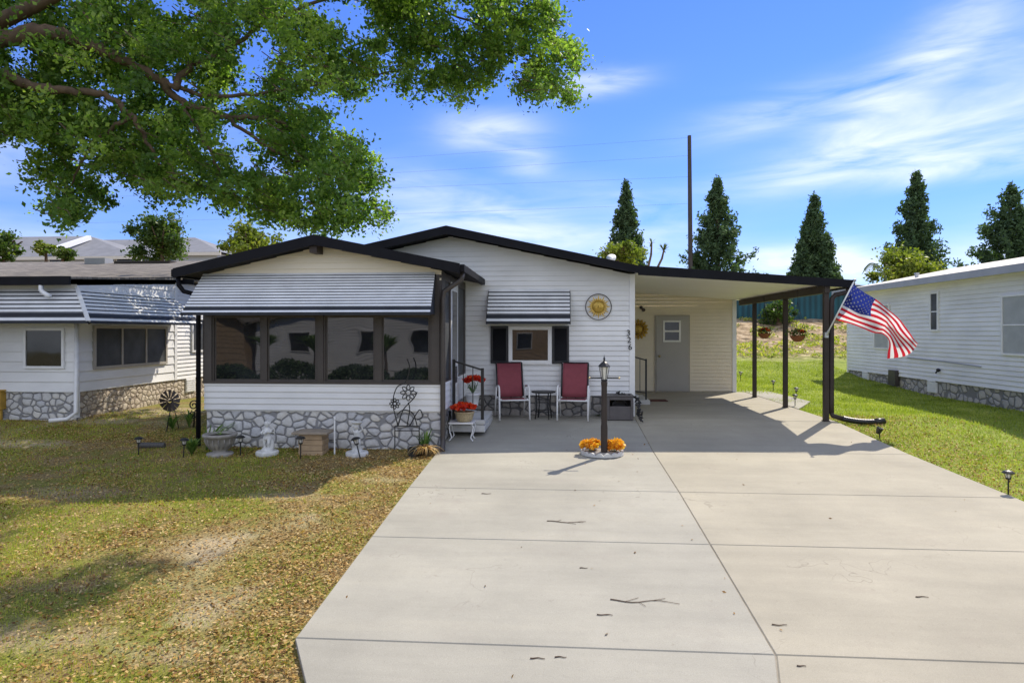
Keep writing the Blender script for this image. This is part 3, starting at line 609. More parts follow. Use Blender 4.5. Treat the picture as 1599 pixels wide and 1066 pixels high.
# stoop and rail by the porch
stp = thing('concrete_stoop', 'white painted two level concrete step under the porch side door', 'steps', (pXR+.3, 11.6, 0))
b = MB().box(pXR+.005, pXR+.62, 10.98, 12.3, -.05, .065); b.box(pXR+.02, pXR+.60, 11.0, 12.28, .065, .085); b.box(pXR+.005, pXR+.62, 10.98, 12.3, .085, .16); b.build('lower_step', 'concrete_step', stp, bevel=.012)
b = MB().box(pXR+.005, pXR+.32, 11.12, 12.2, .161, .31); b.build('upper_step', 'concrete_step', stp, bevel=.012)
def rail(name, label, p0, p1, zb, zt0, zt1, fw):
    r = thing(name, label, 'handrail', p0)
    p0 = Vector(p0); p1 = Vector(p1)
    for p, z in ((p0, zt0), (p1, zt1)):
        MB().box(p.x-fw/2, p.x+fw/2, p.y-fw/2, p.y+fw/2, zb, z).build('post', 'black_iron', r)
    b = MB(); b.bar((p0.x, p0.y, zt0-.03), (p1.x, p1.y, zt1-.03), .03, .03); b.build('top_rail', 'black_iron', r); MB().bar((p0.x, p0.y, zb+.22), (p1.x, p1.y, zb+.16), .025, .025).build('bottom_rail', 'black_iron', r)
    for k in (1, 2): q = p0.lerp(p1, k/3); MB().bar((q.x, q.y, zb+.2), (q.x, q.y, zt0+(zt1-zt0)*k/3-.04), .014).build('baluster', 'black_iron', r)
    return r
rail('handrail', 'black metal handrail on the stoop beside the red flowers', (pXR+.07, 11.05, .16), (pXR+.57, 11.05, .16), .16, 1.2, 1.05, .05)
st2 = MB().box(XR+.03, XR+.62, 15.0, 16.3, -.02, .10); st2.box(XR+.03, XR+.36, 15.02, 16.28, .101, .22)
tag(st2.build('side_step', 'concrete_step', bevel=.01, loc=(XR+.3, 15.6, 0)), 'low white step against the house side inside the carport', 'steps')
p = at(1002, 560, Y=15.2)
rail('handrail', 'black metal handrail in the carport behind the corner with the house number', (XR+.12, 15.1, .22), (XR+.54, 15.1, .1), .1, 1.17, 1.05, .04)
mt = at(1022, 625, Z=0.006); tag(MB().box(mt.x-.35, mt.x+.3, mt.y-.22, mt.y+.22, .004, .018).build('door_mat', 'mat_red', loc=mt), 'flat dark red brown mat on the carport floor by the step', 'mat')
mt = at(1050, 608, Z=0.006); tag(MB().box(mt.x-.38, mt.x+.38, mt.y-.1, mt.y+.1, .004, .02).build('door_mat', 'soil', loc=mt), 'thin black mat at the foot of the grey carport door', 'mat')

# downspout of the carport, with the black drain
b = MB(); y = PYs[0]
b.tube([(X5-.06, RY+.1, c1.z-.12), (X5-.06, RY+.1, c1.z-.22), (PX+.17, y-.01, c1.z-.27), (PX+.11, y-.01, c1.z-.34), (PX+.1, y-.01, c1.z-.5), (PX+.1, y-.01, .35), (PX+.1, y-.01, .14)], .045, 10)
b.tube([(PX+.1, y-.01, .16), (PX+.12, y-.02, .10), (PX+.3, y-.1, .05)], .045, 10); b.build('downspout', 'brown_metal', house, smooth=True)
e = at(1350, 655, Z=.0)
b = MB(); P0 = Vector((PX+.27, y-.09, .06)); P1 = Vector((PX+.52, y-.2, 0.0)); P2 = Vector((PX+.85, y-.12, 0.01)); pts = []; rr = []
for k in range(41):
    t = k/40; pts.append(P0*(1-t)**2+P1*2*t*(1-t)+P2*t*t); rr.append(.05+(.007 if k % 2 else -.003))
b.tube(pts, rr, 12); b.tube([P2-Vector((.02, 0, 0)), P2+Vector((.16, .02, .01))], .062, 12)
tag(b.build('drain_extension', 'plastic_black', smooth=True, loc=P0), 'black ribbed drain hose at the foot of the front carport post', 'drain pipe')

# ================================================================ LEFT NEIGHBOUR
nb = thing('neighbour_house', 'neighbouring white home on the left with striped awnings and tan stone skirt', 'house', (-12, 14, 0))
c0 = at(121, 652, Z=-.02); NX, NY = c0.x, c0.y; NF = at(121, 652, Z=-.02)
zsk = at(60, 612, Y=NY).z; NX0 = NX-9
b = MB().siding([(0, zsk), (9, zsk), (9, 2.62), (0, 2.62)], (NX0, NY, 0), (1, 0, 0), (0, -1, 0), .2)
DY = at(274, 560, X=NX).y; dy = DY-NY
b.siding([(0, zsk), (dy, zsk), (dy, 2.86), (0, 2.6)], (NX, NY, 0), (0, 1, 0), (1, 0, 0), .2)
b.siding([(0, zsk), (10, zsk), (10, 2.9), (0, 2.9)], (NX, DY, 0), (0, 1, 0), (1, 0, 0), .1)
b.box(NX0, NX-.03, NY+.03, DY+10, 0, 2.6); b.build('wall', 'siding', nb)
MB().box(NX0, NX-.015, NY+.02, NY+.06, -.3, zsk+.005).build('stone_skirt', 'stone', nb)
MB().box(NX0, NX-.01, NY+.061, DY+10, -.3, zsk+.005).build('stone_skirt', 'stone_tan', nb)
MB().box(NX-.06, NX+.02, NY-.02, NY+.05, -.02, 2.6).build('corner_trim', 'white_paint', nb); MB().box(NX-.02, NX+.025, DY-.05, DY+.05, zsk, 2.8).build('corner_trim', 'white_paint', nb)
ry = 15.6*1.02; zr0 = at(200, 434, Y=ry-.4).z; zr1 = at(200, 408, Y=ry+5).z
b = MB().prism([(ry-.4, zr0-.08), (ry-.4, zr0), (ry+5, zr1), (ry+10.4, zr0), (ry+10.4, zr0-.08)], NX0-6, NX+.35, 'x'); b.v = [Vector((v.x, v.y, v.z)) for v in b.v]; nrf = b.build('roof', 'shingle', nb)
MB().box(NX0-6, NX+.36, ry-.44, ry-.402, zr0-.17, zr0+.01).build('fascia', 'black_trim', nrf)
z0f = at(60, 434, Y=NY-.3).z
b = MB().prism([(NY-.3, z0f-.02), (NY-.3, z0f+.02), (ry-.45, zr0-.02), (ry-.45, zr0-.06)], NX0-3, NX+.1, 'x'); b.build('porch_roof', 'shingle', nb)
MB().box(NX0-3, NX+.11, NY-.34, NY-.302, z0f-.14, z0f+.03).build('fascia', 'black_trim', nb)
for px, wd, hh, m_ in ((155, .35, .16, 'fascia_grey'), (228, .95, .05, 'brown_metal')):
    p = at(px, 411, Y=ry+4.2); zz = zr0+(zr1-zr0)*(4.6/5.4); MB().box(p.x-wd, p.x+wd, ry+4.0, ry+4.4, zz-.1, zz+hh).build('roof_vent', m_, nrf)
# windows: front, side triple, far one
a, b_ = at(40, 575, Y=NY), at(103, 512, Y=NY); window(nb, (a.x, NY-.015, a.z), (1, 0, 0), (0, -1, 0), b_.x-a.x, b_.z-a.z, .05, 'white_paint', 'glass_dim')
y0, y1 = at(144, 540, X=NX).y, at(259, 540, X=NX).y; zb = at(144, 577, X=NX).z; zt = at(144, 508, X=NX).z; w_ = y1-y0
window(nb, (NX+.015, y0, zb), (0, 1, 0), (1, 0, 0), w_, zt-zb, .06, 'frame_tan', 'screen', mull=(w_*.35, w_*.68))
y0, y1 = at(298, 540, X=NX).y, at(320, 540, X=NX).y; window(nb, (NX+.015, y0, 1.15), (0, 1, 0), (1, 0, 0), y1-y0, .9, .05, 'white_paint', 'screen')
y0 = at(290, 600, X=NX).y; b = MB().box(NX, NX+.02, y0, y0+.42, .12, .5)
for k in range(6): b.box(NX+.02, NX+.035, y0+.02, y0+.40, .15+k*.055, .18+k*.055)
b.build('skirt_vent', 'white_paint', nb)
# awnings on the corner
wz = at(124, 451, Y=NY).z; oz = at(138, 503, Y=NY-.65).z; ox = at(138, 503, Y=NY-.65).x
slat_awning('front_awning', (NX0+4.7, NY-.02, wz), (NX-.03, NY-.02, wz), (ox, NY-.65, oz), (NX0+4.0, NY-.65, oz), 8, nb)
slat_awning('side_awning', (NX+.02, NY+.03, wz), (NX+.02, DY-.15, wz), (ox, DY-.0, oz), (ox, NY-.6, oz), 9, nb)
MB().bar((NX+.0, NY-.01, wz+.02), (ox, NY-.64, oz+.02), .07, .03).build('awning_corner_rib', 'white_paint', nb)
b = MB().tube([(NX-.5, NY-.3, z0f-.14), (NX-.5, NY-.3, z0f-.24), (NX-.4, NY-.34, z0f-.30), (NX-.25, NY-.4, z0f-.36)], .045, 8); b.tube([(NX+.03, NY-.05, oz+.1), (NX+.03, NY-.05, .1), (NX-.06, NY-.2, -.02), (NX-.3, NY-.35, -.03)], .04, 8); b.build('downspout', 'white_paint', nb, smooth=True)
yb = ground(8, 650); b = MB().box(yb.x-.6, yb.x+.14, yb.y-.25, yb.y+.1, .14, .50); b.box(yb.x-.6, yb.x+.18, yb.y-.28, yb.y+.12, .50, .53); b.box(yb.x-.55, yb.x-.5, yb.y-.2, yb.y-.15, -.08, .14); b.box(yb.x+.05, yb.x+.1, yb.y-.2, yb.y-.15, -.08, .14)
tag(b.build('utility_box', 'yellow_box', bevel=.01, loc=yb), 'mustard yellow box against the stone skirt of the left neighbour', 'box')

# ================================================================ RIGHT NEIGHBOUR
rn = thing('neighbour_house', 'long white neighbouring home on the right with pale roof, in shade', 'house', (11, 16, 0))
q = at(1324, 594, Z=.0); GX = q.x; GY1 = q.y; GY0 = 6.2; 
zk = at(1324, 577, X=GX).z; zt = at(1450, 441, X=GX).z
b = MB().siding([(0, zk), (GY1-GY0, zk), (GY1-GY0, zt), (0, zt)], (GX, GY0, 0), (0, 1, 0), (-1, 0, 0), .11); b.siding([(0, zk), (8, zk), (8, zt), (0, zt)], (GX, GY1, 0), (1, 0, 0), (0, 1, 0), .11)
b.siding([(0, zk), (8, zk), (8, zt), (0, zt)], (GX, GY0, 0), (1, 0, 0), (0, -1, 0), .11); b.box(GX+.02, GX+8, GY0+.02, GY1-.02, zk, zt); b.build('wall', 'siding', rn)
MB().box(GX+.03, GX+7.9, GY0+.03, GY1-.03, -.4, zk+.005).build('stone_skirt', 'stone_pale', rn)
MB().box(GX-.02, GX+.05, GY1-.06, GY1+.02, .0, zt).build('corner_trim', 'white_paint', rn)
rzd = at(1599, 401, X=GX+3.8).z; ze = zt+.12
b = MB().prism([(GX-.35, ze-.04), (GX+3.8, rzd), (GX+8.3, ze), (GX+8.3, ze-.1), (GX-.35, ze-.14)], GY0-.3, GY1+.3); rr_ = b.build('roof', 'roof_metal', rn)
b = MB().box(GX-.41, GX-.351, GY0-.3, GY1+.3, ze-.2, ze-.03); b.build('fascia', 'fascia_grey', rr_)
MB().box(GX-.35, GX, GY0-.3, GY1+.3, ze-.16, ze-.145).build('soffit', 'soffit', rr_)
p = at(1432, 438, X=GX+.8); MB().lathe((GX+.8, p.y, ze), [(.05, 0), (.05, .28), (.07, .28), (.07, .32)], 10).build('vent_pipe', 'alu', rr_)
def rwin(px0, px1, py0, py1, mg='screen', rails=(), mf='white_paint'):
    y0, y1 = at(px1, 500, X=GX).y, at(px0, 500, X=GX).y; mid = (px0+px1)/2; z0 = at(mid, py1, X=GX).z; z1 = at(mid, py0, X=GX).z
    return window(rn, (GX-.015, y1, z0), (0, -1, 0), (-1, 0, 0), y1-y0, z1-z0, .045, mf, mg, rails=[r*(z1-z0) for r in rails])
rwin(1367, 1391, 475, 545, 'curtain', (.5,)); rwin(1455, 1468, 456, 517, 'screen', (.5,)); rwin(1567, 1640, 458, 556, 'curtain', (.5,))
for px in (1352, 1456):
    y = at(px, 585, X=GX).y; b = MB().box(GX-.01, GX+.04, y-.2, y+.2, .06, zk-.03)
    for k in range(6): b.box(GX-.03, GX-.01, y-.18, y+.18, .08+k*.055, .11+k*.055)
    b.build('skirt_vent', 'white_paint', rn)
y = at(1399, 585, X=GX).y; MB().box(GX-.12, GX, y-.2, y+.2, .1, .55).build('electric_box', 'taupe_metal', rn, bevel=.01)
y0, y1 = at(1420, 560, X=GX).y, at(1535, 570, X=GX).y; MB().tube([(GX-.04, y0, .95), (GX-.04, (y0+y1)/2, .92), (GX-.04, y1, .86)], .013, 6).build('pipe', 'fascia_grey', rn)
y = at(1469, 580, X=GX).y; MB().ball((GX-.06, y, .68), .05, 6).tube([(GX, y, .68), (GX-.08, y, .66), (GX-.1, y+.04, .6)], .02, 6).build('spigot', 'black_iron', rn)

# ================================================================ FURNITURE ON THE PATIO
def chair(label):
    r = thing('patio_chair', label, 'chair', (0, 0, 0), 'maroon patio chairs')
    # local: front towards -y
    W2 = .29; fr = MB()
    for s in (-1, 1):
        x = s*W2
        MB().tube([(x, -.30, 0), (x, -.27, .30), (x, -.25, .56), (x, -.21, .625), (x, -.14, .645), (x, .12, .62)], [.017]*6, 10).build('front_leg', 'white_paint', r, smooth=True)
        MB().tube([(x, .33, 0), (x, .20, .36), (x, .12, .62)], .016, 10).build('rear_leg', 'white_paint', r, smooth=True)
        xi = s*(W2-.035)
        fr.tube([(xi, -.26, .39), (xi, .0, .37), (xi, .16, .37), (xi, .21, .42), (xi, .30, .75), (xi, .375, 1.06)], .014, 8)
    fr.tube([(-W2, -.27, .375), (W2, -.27, .375)], .014, 8); fr.tube([(-W2, .2, .36), (W2, .2, .36)], .013, 8)
    fr.build('seat_frame', 'white_paint', r, smooth=True)
    def sheet(pts, wtop, name):
        b = MB(); n = 8
        for i, (y, z) in enumerate(pts):
            for k in range(n+1):
                u = k/n*2-1; sag = .02*(1-u*u); b.v.append(Vector((u*wtop, y+sag*.6, z-sag*.4)))
        for i in range(len(pts)-1):
            for k in range(n): a = i*(n+1)+k; b.f.append([a, a+1, a+n+2, a+n+1]); b.rnd.append(.5)
        o = b.build(name, 'red_sling', r, smooth=True); m = o.modifiers.new('t', 'SOLIDIFY'); m.thickness = .008
    sheet([(-.25, .40), (-.12, .385), (0, .38), (.16, .385)], W2-.03, 'seat'); sheet([(.185, .40), (.22, .5), (.26, .65), (.31, .82), (.375, 1.06)], W2-.03, 'backrest')
    b = MB(); b.tube([(-W2+.03, .378, 1.065), (W2-.03, .378, 1.065)], .012, 8)
    for s in (-1, 1): b.tube([(s*(W2-.032), .182, .41), (s*(W2-.032), .255, .66), (s*(W2-.032), .372, 1.06)], .0155, 8)
    b.build('sling_edge', 'shutter', r, smooth=True)
    return r
c1_ = ground(800, 659); ch = chair('maroon sling patio chair left of the small round table'); local(ch, (c1_.x-.02, c1_.y+.30, .003), R(14))
c2_ = ground(897, 660); dup(ch, (c2_.x, c2_.y+.30, .003), R(-6), 'maroon sling patio chair right of the small round table')
tb = ground(849, 655); t = thing('side_table', 'small round black metal table between the two maroon chairs', 'table', (tb.x, tb.y+.1, 0))
q = Vector((tb.x, tb.y+.1, 0)); MB().lathe(q, [(.22, .50), (.235, .505), (.235, .525), (.22, .53), (.001, .53)], 28).build('table_top', 'black_iron', t)
for k in range(4):
    a = k*math.pi/2+.6; d = Vector((math.cos(a), math.sin(a), 0)); MB().tube([q+d*.17+Vector((0, 0, .5)), q+d*.15+Vector((0, 0, .25)), q+d*.19], .011, 8).build('leg', 'black_iron', t, smooth=True)
for zz, r_ in ((.37, .13), (.14, .17)):
    b = MB(); b.tube([q+Vector((r_*math.cos(2*math.pi*k/24), r_*math.sin(2*math.pi*k/24), zz)) for k in range(25)], .007, 6)
    b.build('ring_brace', 'black_iron', t, smooth=True)
# storage box with hose
q = ground(969, 657); sb = thing('hose_box', 'square taupe hose box between the lamp post and the house corner', 'storage box', (q.x, q.y+.2, 0))
b = MB(); w2 = .25; h = .44; y0, y1 = q.y, q.y+.42
b.box(q.x-w2, q.x-w2+.05, y0, y1, 0, h); b.box(q.x+w2-.05, q.x+w2, y0, y1, 0, h); b.box(q.x-w2+.05, q.x+w2-.05, y1-.05, y1, 0, h); b.box(q.x-w2+.05, q.x+w2-.05, y0+.003, y0+.04, 0, .26); b.box(q.x-w2+.05, q.x+w2-.05, y0, y0+.04, h-.06, h); b.build('box_body', 'rail_gray', sb, bevel=.008)
MB().box(q.x-w2-.01, q.x+w2+.01, y0-.01, y1+.01, h+.001, h+.03).build('lid', 'rail_gray', sb, bevel=.008)
b = MB()
for j in range(5):
    b.tube([(q.x+.15*math.cos(k/10*math.pi*2), y0+.12+.05*j, .24+.14*math.sin(k/10*math.pi*2)) for k in range(11)], .014, 6)
b.build('hose_coil', 'plastic_black', sb, smooth=True)
b = MB(); hp = []
for k in range(60):
    t_ = k/59; base = Vector((q.x-.05, y0+.2, h+.06)).lerp(Vector((q.x+.33, y0+.05, h-.02)), min(1, t_*2)) if t_ < .5 else Vector((q.x+.33, y0+.05, h-.02)).lerp(Vector((q.x+.36, y0-.25, .03)), (t_-.5)*2)
    hp.append(base+Vector((.035*math.sin(k*1.3), .03*math.cos(k*1.1), .025*math.sin(k*2.1))))
b.tube(hp, .013, 6); hp2 = [p_+Vector((.03*math.cos(i*.9), .04, .02*math.sin(i*1.7)-.01)) for i, p_ in enumerate(hp)]; b.tube([Vector((p_.x, p_.y, max(.015, p_.z))) for p_ in hp2], .012, 6)
tag(b.build('garden_hose', 'plastic_black', smooth=True, loc=q), 'tangled black garden hose hanging over the right side of the hose box', 'hose')

# ---- flowers
def petals(c, rad, n, size, m, name, parent, sz=.75):
    P = np.random.normal(size=(n, 3)); P /= np.linalg.norm(P, axis=1)[:, None]; P *= (np.random.rand(n, 1)**.35); P = P*np.array([rad, rad, rad*sz]); 
    heads = np.random.normal(size=(max(6, n//18), 3)); heads /= np.linalg.norm(heads, axis=1)[:, None]; heads[:, 2] = abs(heads[:, 2])*.9-.1
    H = heads*np.array([rad, rad, rad*sz]); idx = np.random.randint(0, len(H), n); P = H[idx]*.85+P*.32+np.array(c)
    v = leafquads(P, size, .4, 0, .8); return npmesh(name, v, 4, np.clip(np.random.rand(n)*.6+(idx % 3)*.2, 0, 1), m, parent)
# stand with basket
q = ground(722, 687); q.z = gz(0, q.y); t = thing('plant_stand', 'white curved leg metal stand carrying the flower basket', 'plant stand', q)
b = MB().box(q.x-.21, q.x+.21, q.y-.15, q.y+.2, .29+q.z, .315+q.z); b.build('top', 'white_paint', t, bevel=.008)
for sx_ in (-1, 1):
    for sy_ in (-1, 1):
        x, y = q.x+sx_*.17, q.y+.025+sy_*.13; MB().tube([(x, y, .3+q.z), (x+sx_*.035, y, .24+q.z), (x+sx_*.02, y, .15+q.z), (x-sx_*.01, y, .06+q.z), (x+sx_*.02, y-.01, .02+q.z), (x+sx_*.035, y-.01, .008+q.z)], .01, 8).build('leg', 'white_paint', t, smooth=True)
bc = Vector((q.x+.04, q.y+.02, q.z+.316)); t = thing('flower_basket', 'round woven basket of bright red flowers on the white stand', 'flower basket', bc)
MB().lathe(bc, [(.10, 0), (.13, .02), (.155, .1), (.165, .15), (.175, .155), (.175, .17), (.15, .17), (.14, .12)], 26, wob=.012).build('basket', 'basket', t, smooth=True)
petals(bc+Vector((-.02, 0, .235)), .20, 900, .05, 'red_petal', 'flowers', t, .45)
# second red plant behind the rail
pc = Vector((pXR+.3, 11.8, .311)); t = thing('potted_flowers', 'smaller pot of red flowers behind the black handrail', 'potted plant', pc)
MB().lathe(pc, [(.09, 0), (.10, .02), (.13, .2), (.14, .2), (.14, .23), (.12, .23)], 18).build('pot', 'white_paint', t, smooth=True)
b = MB()
for k in range(26):
    a = random.uniform(0, 6.28); r_ = random.uniform(.05, .16); b.tube([pc+Vector((0, 0, .22)), pc+Vector((math.cos(a)*r_*.6, math.sin(a)*r_*.6, .33)), pc+Vector((math.cos(a)*r_, math.sin(a)*r_, random.uniform(.3, .5)))], .005, 5)
b.build('stems', 'stem', t); petals(pc+Vector((.03, 0, .47)), .19, 500, .06, 'red_petal', 'flowers', t, .5)

# ---- lamp post
q = ground(944, 712); q.z = gz(0, q.y); lp = thing('lamp_post', 'slim black lamp post with crossbar in the ring of orange flowers', 'lamp post', q)
dd = math.hypot(q.x, q.y); hz = lambda py: at(944, py, Y=q.y).z
zt = hz(600)
MB().lathe(q, [(.052, 0), (.052, .45), (.046, .5), (.044, hz(602)-q.z), (.05, hz(600)-q.z), (.05, hz(596)-q.z), (.03, hz(594)-q.z)], 12).build('pole', 'brown_metal', lp)
b = MB().tube([(q.x-.22, q.y, hz(590)), (q.x+.22, q.y, hz(590))], .011, 8); b.build('crossbar', 'black_iron', lp)
for s in (-1, 1): MB().ball((q.x+s*.225, q.y, hz(590)), .017, 8).build('crossbar_tip', 'brass', lp, smooth=True)
c = Vector((q.x, q.y, hz(596)))
b = MB().lathe(c, [(.035, 0), (.05, .02), (.048, .035), (.03, .04)], 6); b.lathe(c, [(.095, .23), (.085, .25), (.05, .29), (.02, .31), (.012, .33), (.018, .35), (.004, .39), (.002, .42)], 6)
for k in range(6):
    a = k*math.pi/3; d = Vector((math.cos(a), math.sin(a), 0)); b.bar(c+d*.042+Vector((0, 0, .035)), c+d*.078+Vector((0, 0, .235)), .009)
b.build('lantern_frame', 'black_iron', lp); MB().lathe(c, [(.035, .036), (.066, .228)], 6).build('lantern_glass', 'glass_lamp', lp); 
# ring of edging, soil, flowers
rc = ground(941, 709); rc.z = gz(0, rc.y); rc.y += .02; fr_ = thing('flower_bed', 'scalloped white edging ring with grey gravel around the lamp post', 'flower bed', rc)
b = MB(); RR = .31
for k in range(16):
    a0 = 2*math.pi*k/16; n = 8
    vs = []
    for i in range(n+1):
        a = a0+2*math.pi/16*i/n; hh = .025+.04*math.sin(math.pi*i/n)
        for r_ in (RR-.02, RR+.02):
            for z in (0, hh): vs.append(rc+Vector((r_*math.cos(a), r_*math.sin(a), z+.002)))
    fs = []
    for i in range(n):
        o = i*4; fs += [(o, o+1, o+5, o+4), (o+2, o+6, o+7, o+3), (o+1, o+3, o+7, o+5)]
    b.add(vs, fs)
b.build('edging', 'concrete_step', fr_); MB().lathe(rc, [(RR-.02, 0), (RR-.03, .04), (.1, .07), (.001, .07)], 24).build('gravel', 'planter', fr_, smooth=True)
for s, lb in ((-1, 'left clump of orange and yellow flowers at the lamp post foot'), (1, 'right clump of orange and yellow flowers at the lamp post foot')):
    p = rc+Vector((s*.18+.0, -.04, .055)); t = thing('flower_clump', lb, 'flowers', p, 'orange flowers at the lamp post')
    petals(p+Vector((0, 0, .08)), .15, 620, .055, 'orange_petal', 'flowers', t, .8)
    b = MB(); 
    for k in range(14): a = random.uniform(0, 6.28); b.tube([p+Vector((0, 0, -.02)), p+Vector((math.cos(a)*.1, math.sin(a)*.1, .07))], .004, 4)
    b.build('stems', 'stem', t)

# ---- wall ornaments
p = at(935, 479, Y=FY-.05); t = thing('sun_ornament', 'round gold sun face in a wire ring on the white wall', 'wall ornament', p)
b = MB(); b.tube([p+Vector((.255*math.cos(2*math.pi*k/40), 0, .255*math.sin(2*math.pi*k/40))) for k in range(41)], .009, 6); b.build('ring', 'brown_metal', t, smooth=True)
b = MB()
for k in range(24):
    a = 2*math.pi*k/24; d = Vector((math.cos(a), 0, math.sin(a))); e = Vector((-math.sin(a), 0, math.cos(a))); r1 = .245 if k % 2 == 0 else .19
    b.add([p+d*.11-e*.012, p+d*.11+e*.012, p+d*r1, p+d*.15-e*.017+Vector((0, -.012, 0)), p+d*.15+e*.017+Vector((0, -.012, 0))], [(0, 1, 4, 3), (3, 4, 2)])
b.build('rays', 'gold', t)
b = MB().lathe(p, [(.125, 0), (.12, .015), (.09, .035), (.04, .048), (.001, .05)], 24, (0, -1, 0)); b.tube([p+Vector((0, -.045, .03)), p+Vector((0, -.065, -.02))], [.008, .014], 8)
for s in (-1, 1): b.ball(p+Vector((s*.04, -.04, .025)), .014, 6); b.ball(p+Vector((s*.055, -.036, -.025)), .018, 6)
b.tube([p+Vector((-.035, -.043, -.05)), p+Vector((0, -.05, -.06)), p+Vector((.035, -.043, -.05))], .007, 6); b.build('face', 'gold', t, smooth=True)
p = at(997, 514, Y=SY-.05); t = thing('gold_wall_plaque', 'round gold leafy face plaque on the carport back wall', 'wall ornament', p)
b = MB()
for ring, (r0, r1, n) in enumerate(((.16, .30, 16), (.11, .22, 14))):
    for k in range(n):
        a = 2*math.pi*(k+.5*ring)/n; d = Vector((math.cos(a), 0, math.sin(a))); e = Vector((-math.sin(a), 0, math.cos(a))); y_ = Vector((0, -.02-.02*ring, 0))
        b.add([p+d*r0, p+d*(r0+r1)/2-e*.045+y_, p+d*r1, p+d*(r0+r1)/2+e*.045+y_, p+d*(r0+r1)/2+y_*2], [(0, 1, 4), (1, 2, 4), (2, 3, 4), (3, 0, 4)])
b.build('mane', 'gold', t); b = MB().lathe(p, [(.13, .0), (.12, .04), (.07, .075), (.001, .085)], 18, (0, -1, 0))
for s in (-1, 1): b.ball(p+Vector((s*.045, -.07, .03)), .016, 6)
b.ball(p+Vector((0, -.09, -.02)), .025, 6); b.build('face', 'gold', t, smooth=True)

# ---- hanging baskets
def hbasket(px, py, Y, label):
    d = pdir(px, py); p = at(px, py, Y=Y); zt_ = czf(PX)-.27
    t = thing('hanging_basket', label, 'hanging basket', p, 'hanging flower baskets')
    MB().lathe(p, [(.03, -.10), (.08, -.085), (.135, -.02), (.15, .025), (.158, .03), (.135, .03)], 18).build('bowl', 'basket_brown', t, smooth=True)
    b = MB(); top_ = Vector((p.x, p.y, zt_+.14))
    for k in range(3): a = k*2.094; b.tube([p+Vector((.18*math.cos(a), .18*math.sin(a), .03)), top_-Vector((0, 0, .25)), top_], .004, 4)
    b.build('wire', 'black_iron', t); P = np.random.normal(size=(260, 3))*np.array([.10, .10, .045])+np.array(p+Vector((0, 0, .08)))
    npmesh('foliage', leafquads(P, .05, .3, 0, .5), 4, np.random.rand(260), 'bush_green', t); petals(p+Vector((0, 0, .09)), .15, 150, .035, 'red_petal', 'flowers', t, .5)
hbasket(1194, 522, PYs[1]+1.2, 'hanging basket of flowers behind the middle carport post, left one'); hbasket(1246, 526, PYs[0]+1.1, 'hanging basket of flowers between the front two carport posts')

# ---- flag
FYY = PYs[0]-.12
fl = thing('flag', 'stars and stripes flag waving from a pole on the front carport post', 'flag', (PX, FYY, 1.6))
pb = at(1291, 523, Y=FYY+.02); ptp = at(1334, 440, Y=FYY-.32)
b = MB().tube([pb, ptp], .013, 10); b.build('flag_pole', 'white_paint', fl, smooth=True); MB().ball(ptp+(ptp-pb).normalized()*.03, .028).build('finial', 'alu', fl, smooth=True)
b = MB().tube([pb-(ptp-pb).normalized()*.02, pb+(ptp-pb).normalized()*.09], .024, 10); b.box(pb.x-.03, pb.x+.03, FYY+.0, PYs[0]-.046, pb.z-.05, pb.z+.05); b.build('bracket', 'alu', fl)
ctl = [[(1333, 444, -.30), (1352, 458, -.36), (1378, 474, -.30), (1406, 501, -.38), (1436, 537, -.34)],
       [(1322, 466, -.22), (1347, 480, -.18), (1374, 487, -.34), (1399, 512, -.20), (1426, 545, -.40)],
       [(1313, 482, -.14), (1342, 496, -.30), (1372, 505, -.16), (1392, 518, -.34), (1410, 556, -.26)],
       [(1304, 499, -.06), (1336, 508, -.14), (1366, 520, -.30), (1384, 526, -.16), (1388, 561, -.36)]]
ctl = [[at(x, y, Y=FYY+k) for x, y, k in row] for row in ctl]
def cr(p, t):
    n = len(p)-1; i = min(int(t*n), n-1); f = t*n-i; a = p[max(i-1, 0)]; b_ = p[i]; c_ = p[i+1]; d = p[min(i+2, n)]
    return .5*((2*b_)+(c_-a)*f+(2*a-5*b_+4*c_-d)*f*f+(3*b_-a-3*c_+d)*f*f*f)
def fsurf(u, v):
    p = cr([cr(r, u) for r in ctl], v)
    return p+Vector((0, 1, .25))*(.06*math.sin(u*15+v*5.2)*min(1, u*3)+.014*math.sin(u*34-v*4)*u)
nu, nv = 80, 52; b = MB(); cols = []
for j in range(nv+1):
    for i in range(nu+1): b.v.append(fsurf(i/nu, j/nv))
midx = []
for j in range(nv):
    for i in range(nu):
        a = j*(nu+1)+i; b.f.append([a, a+1, a+nu+2, a+nu+1]); b.rnd.append(.5)
        midx.append(2 if (i < nu*.4 and j < nv*7/13) else (0 if (j//4) % 2 == 0 else 1))
def cloth(name, col):
    m, t, p_ = newmat(name); v = coord(t); n = nnode(t, 'ShaderNodeTexNoise', Scale=300.0, Detail=2.0); t.links.new(v, n.inputs['Vector'])
    cc = ramp(t, n.outputs['Fac'], [(.3, tuple(c*.9 for c in col)), (.7, col)]); t.links.new(cc, p_.inputs['Base Color']); p_.inputs['Roughness'].default_value = .8
    tr = t.nodes.new('ShaderNodeBsdfTranslucent'); t.links.new(cc, tr.inputs[0]); mx = t.nodes.new('ShaderNodeMixShader'); mx.inputs[0].default_value = .5
    t.links.new(p_.outputs[0], mx.inputs[1]); t.links.new(tr.outputs[0], mx.inputs[2]); t.links.new(mx.outputs[0], t.nodes['Material Output'].inputs[0]); return m
fm = [cloth('flag_red', (.55, .02, .035)), cloth('flag_white', (.8, .8, .8)), cloth('flag_blue', (.02, .035, .22))]
fo = b.build('cloth', fm, fl, smooth=True); fo.data.polygons.foreach_set('material_index', midx)
b = MB()
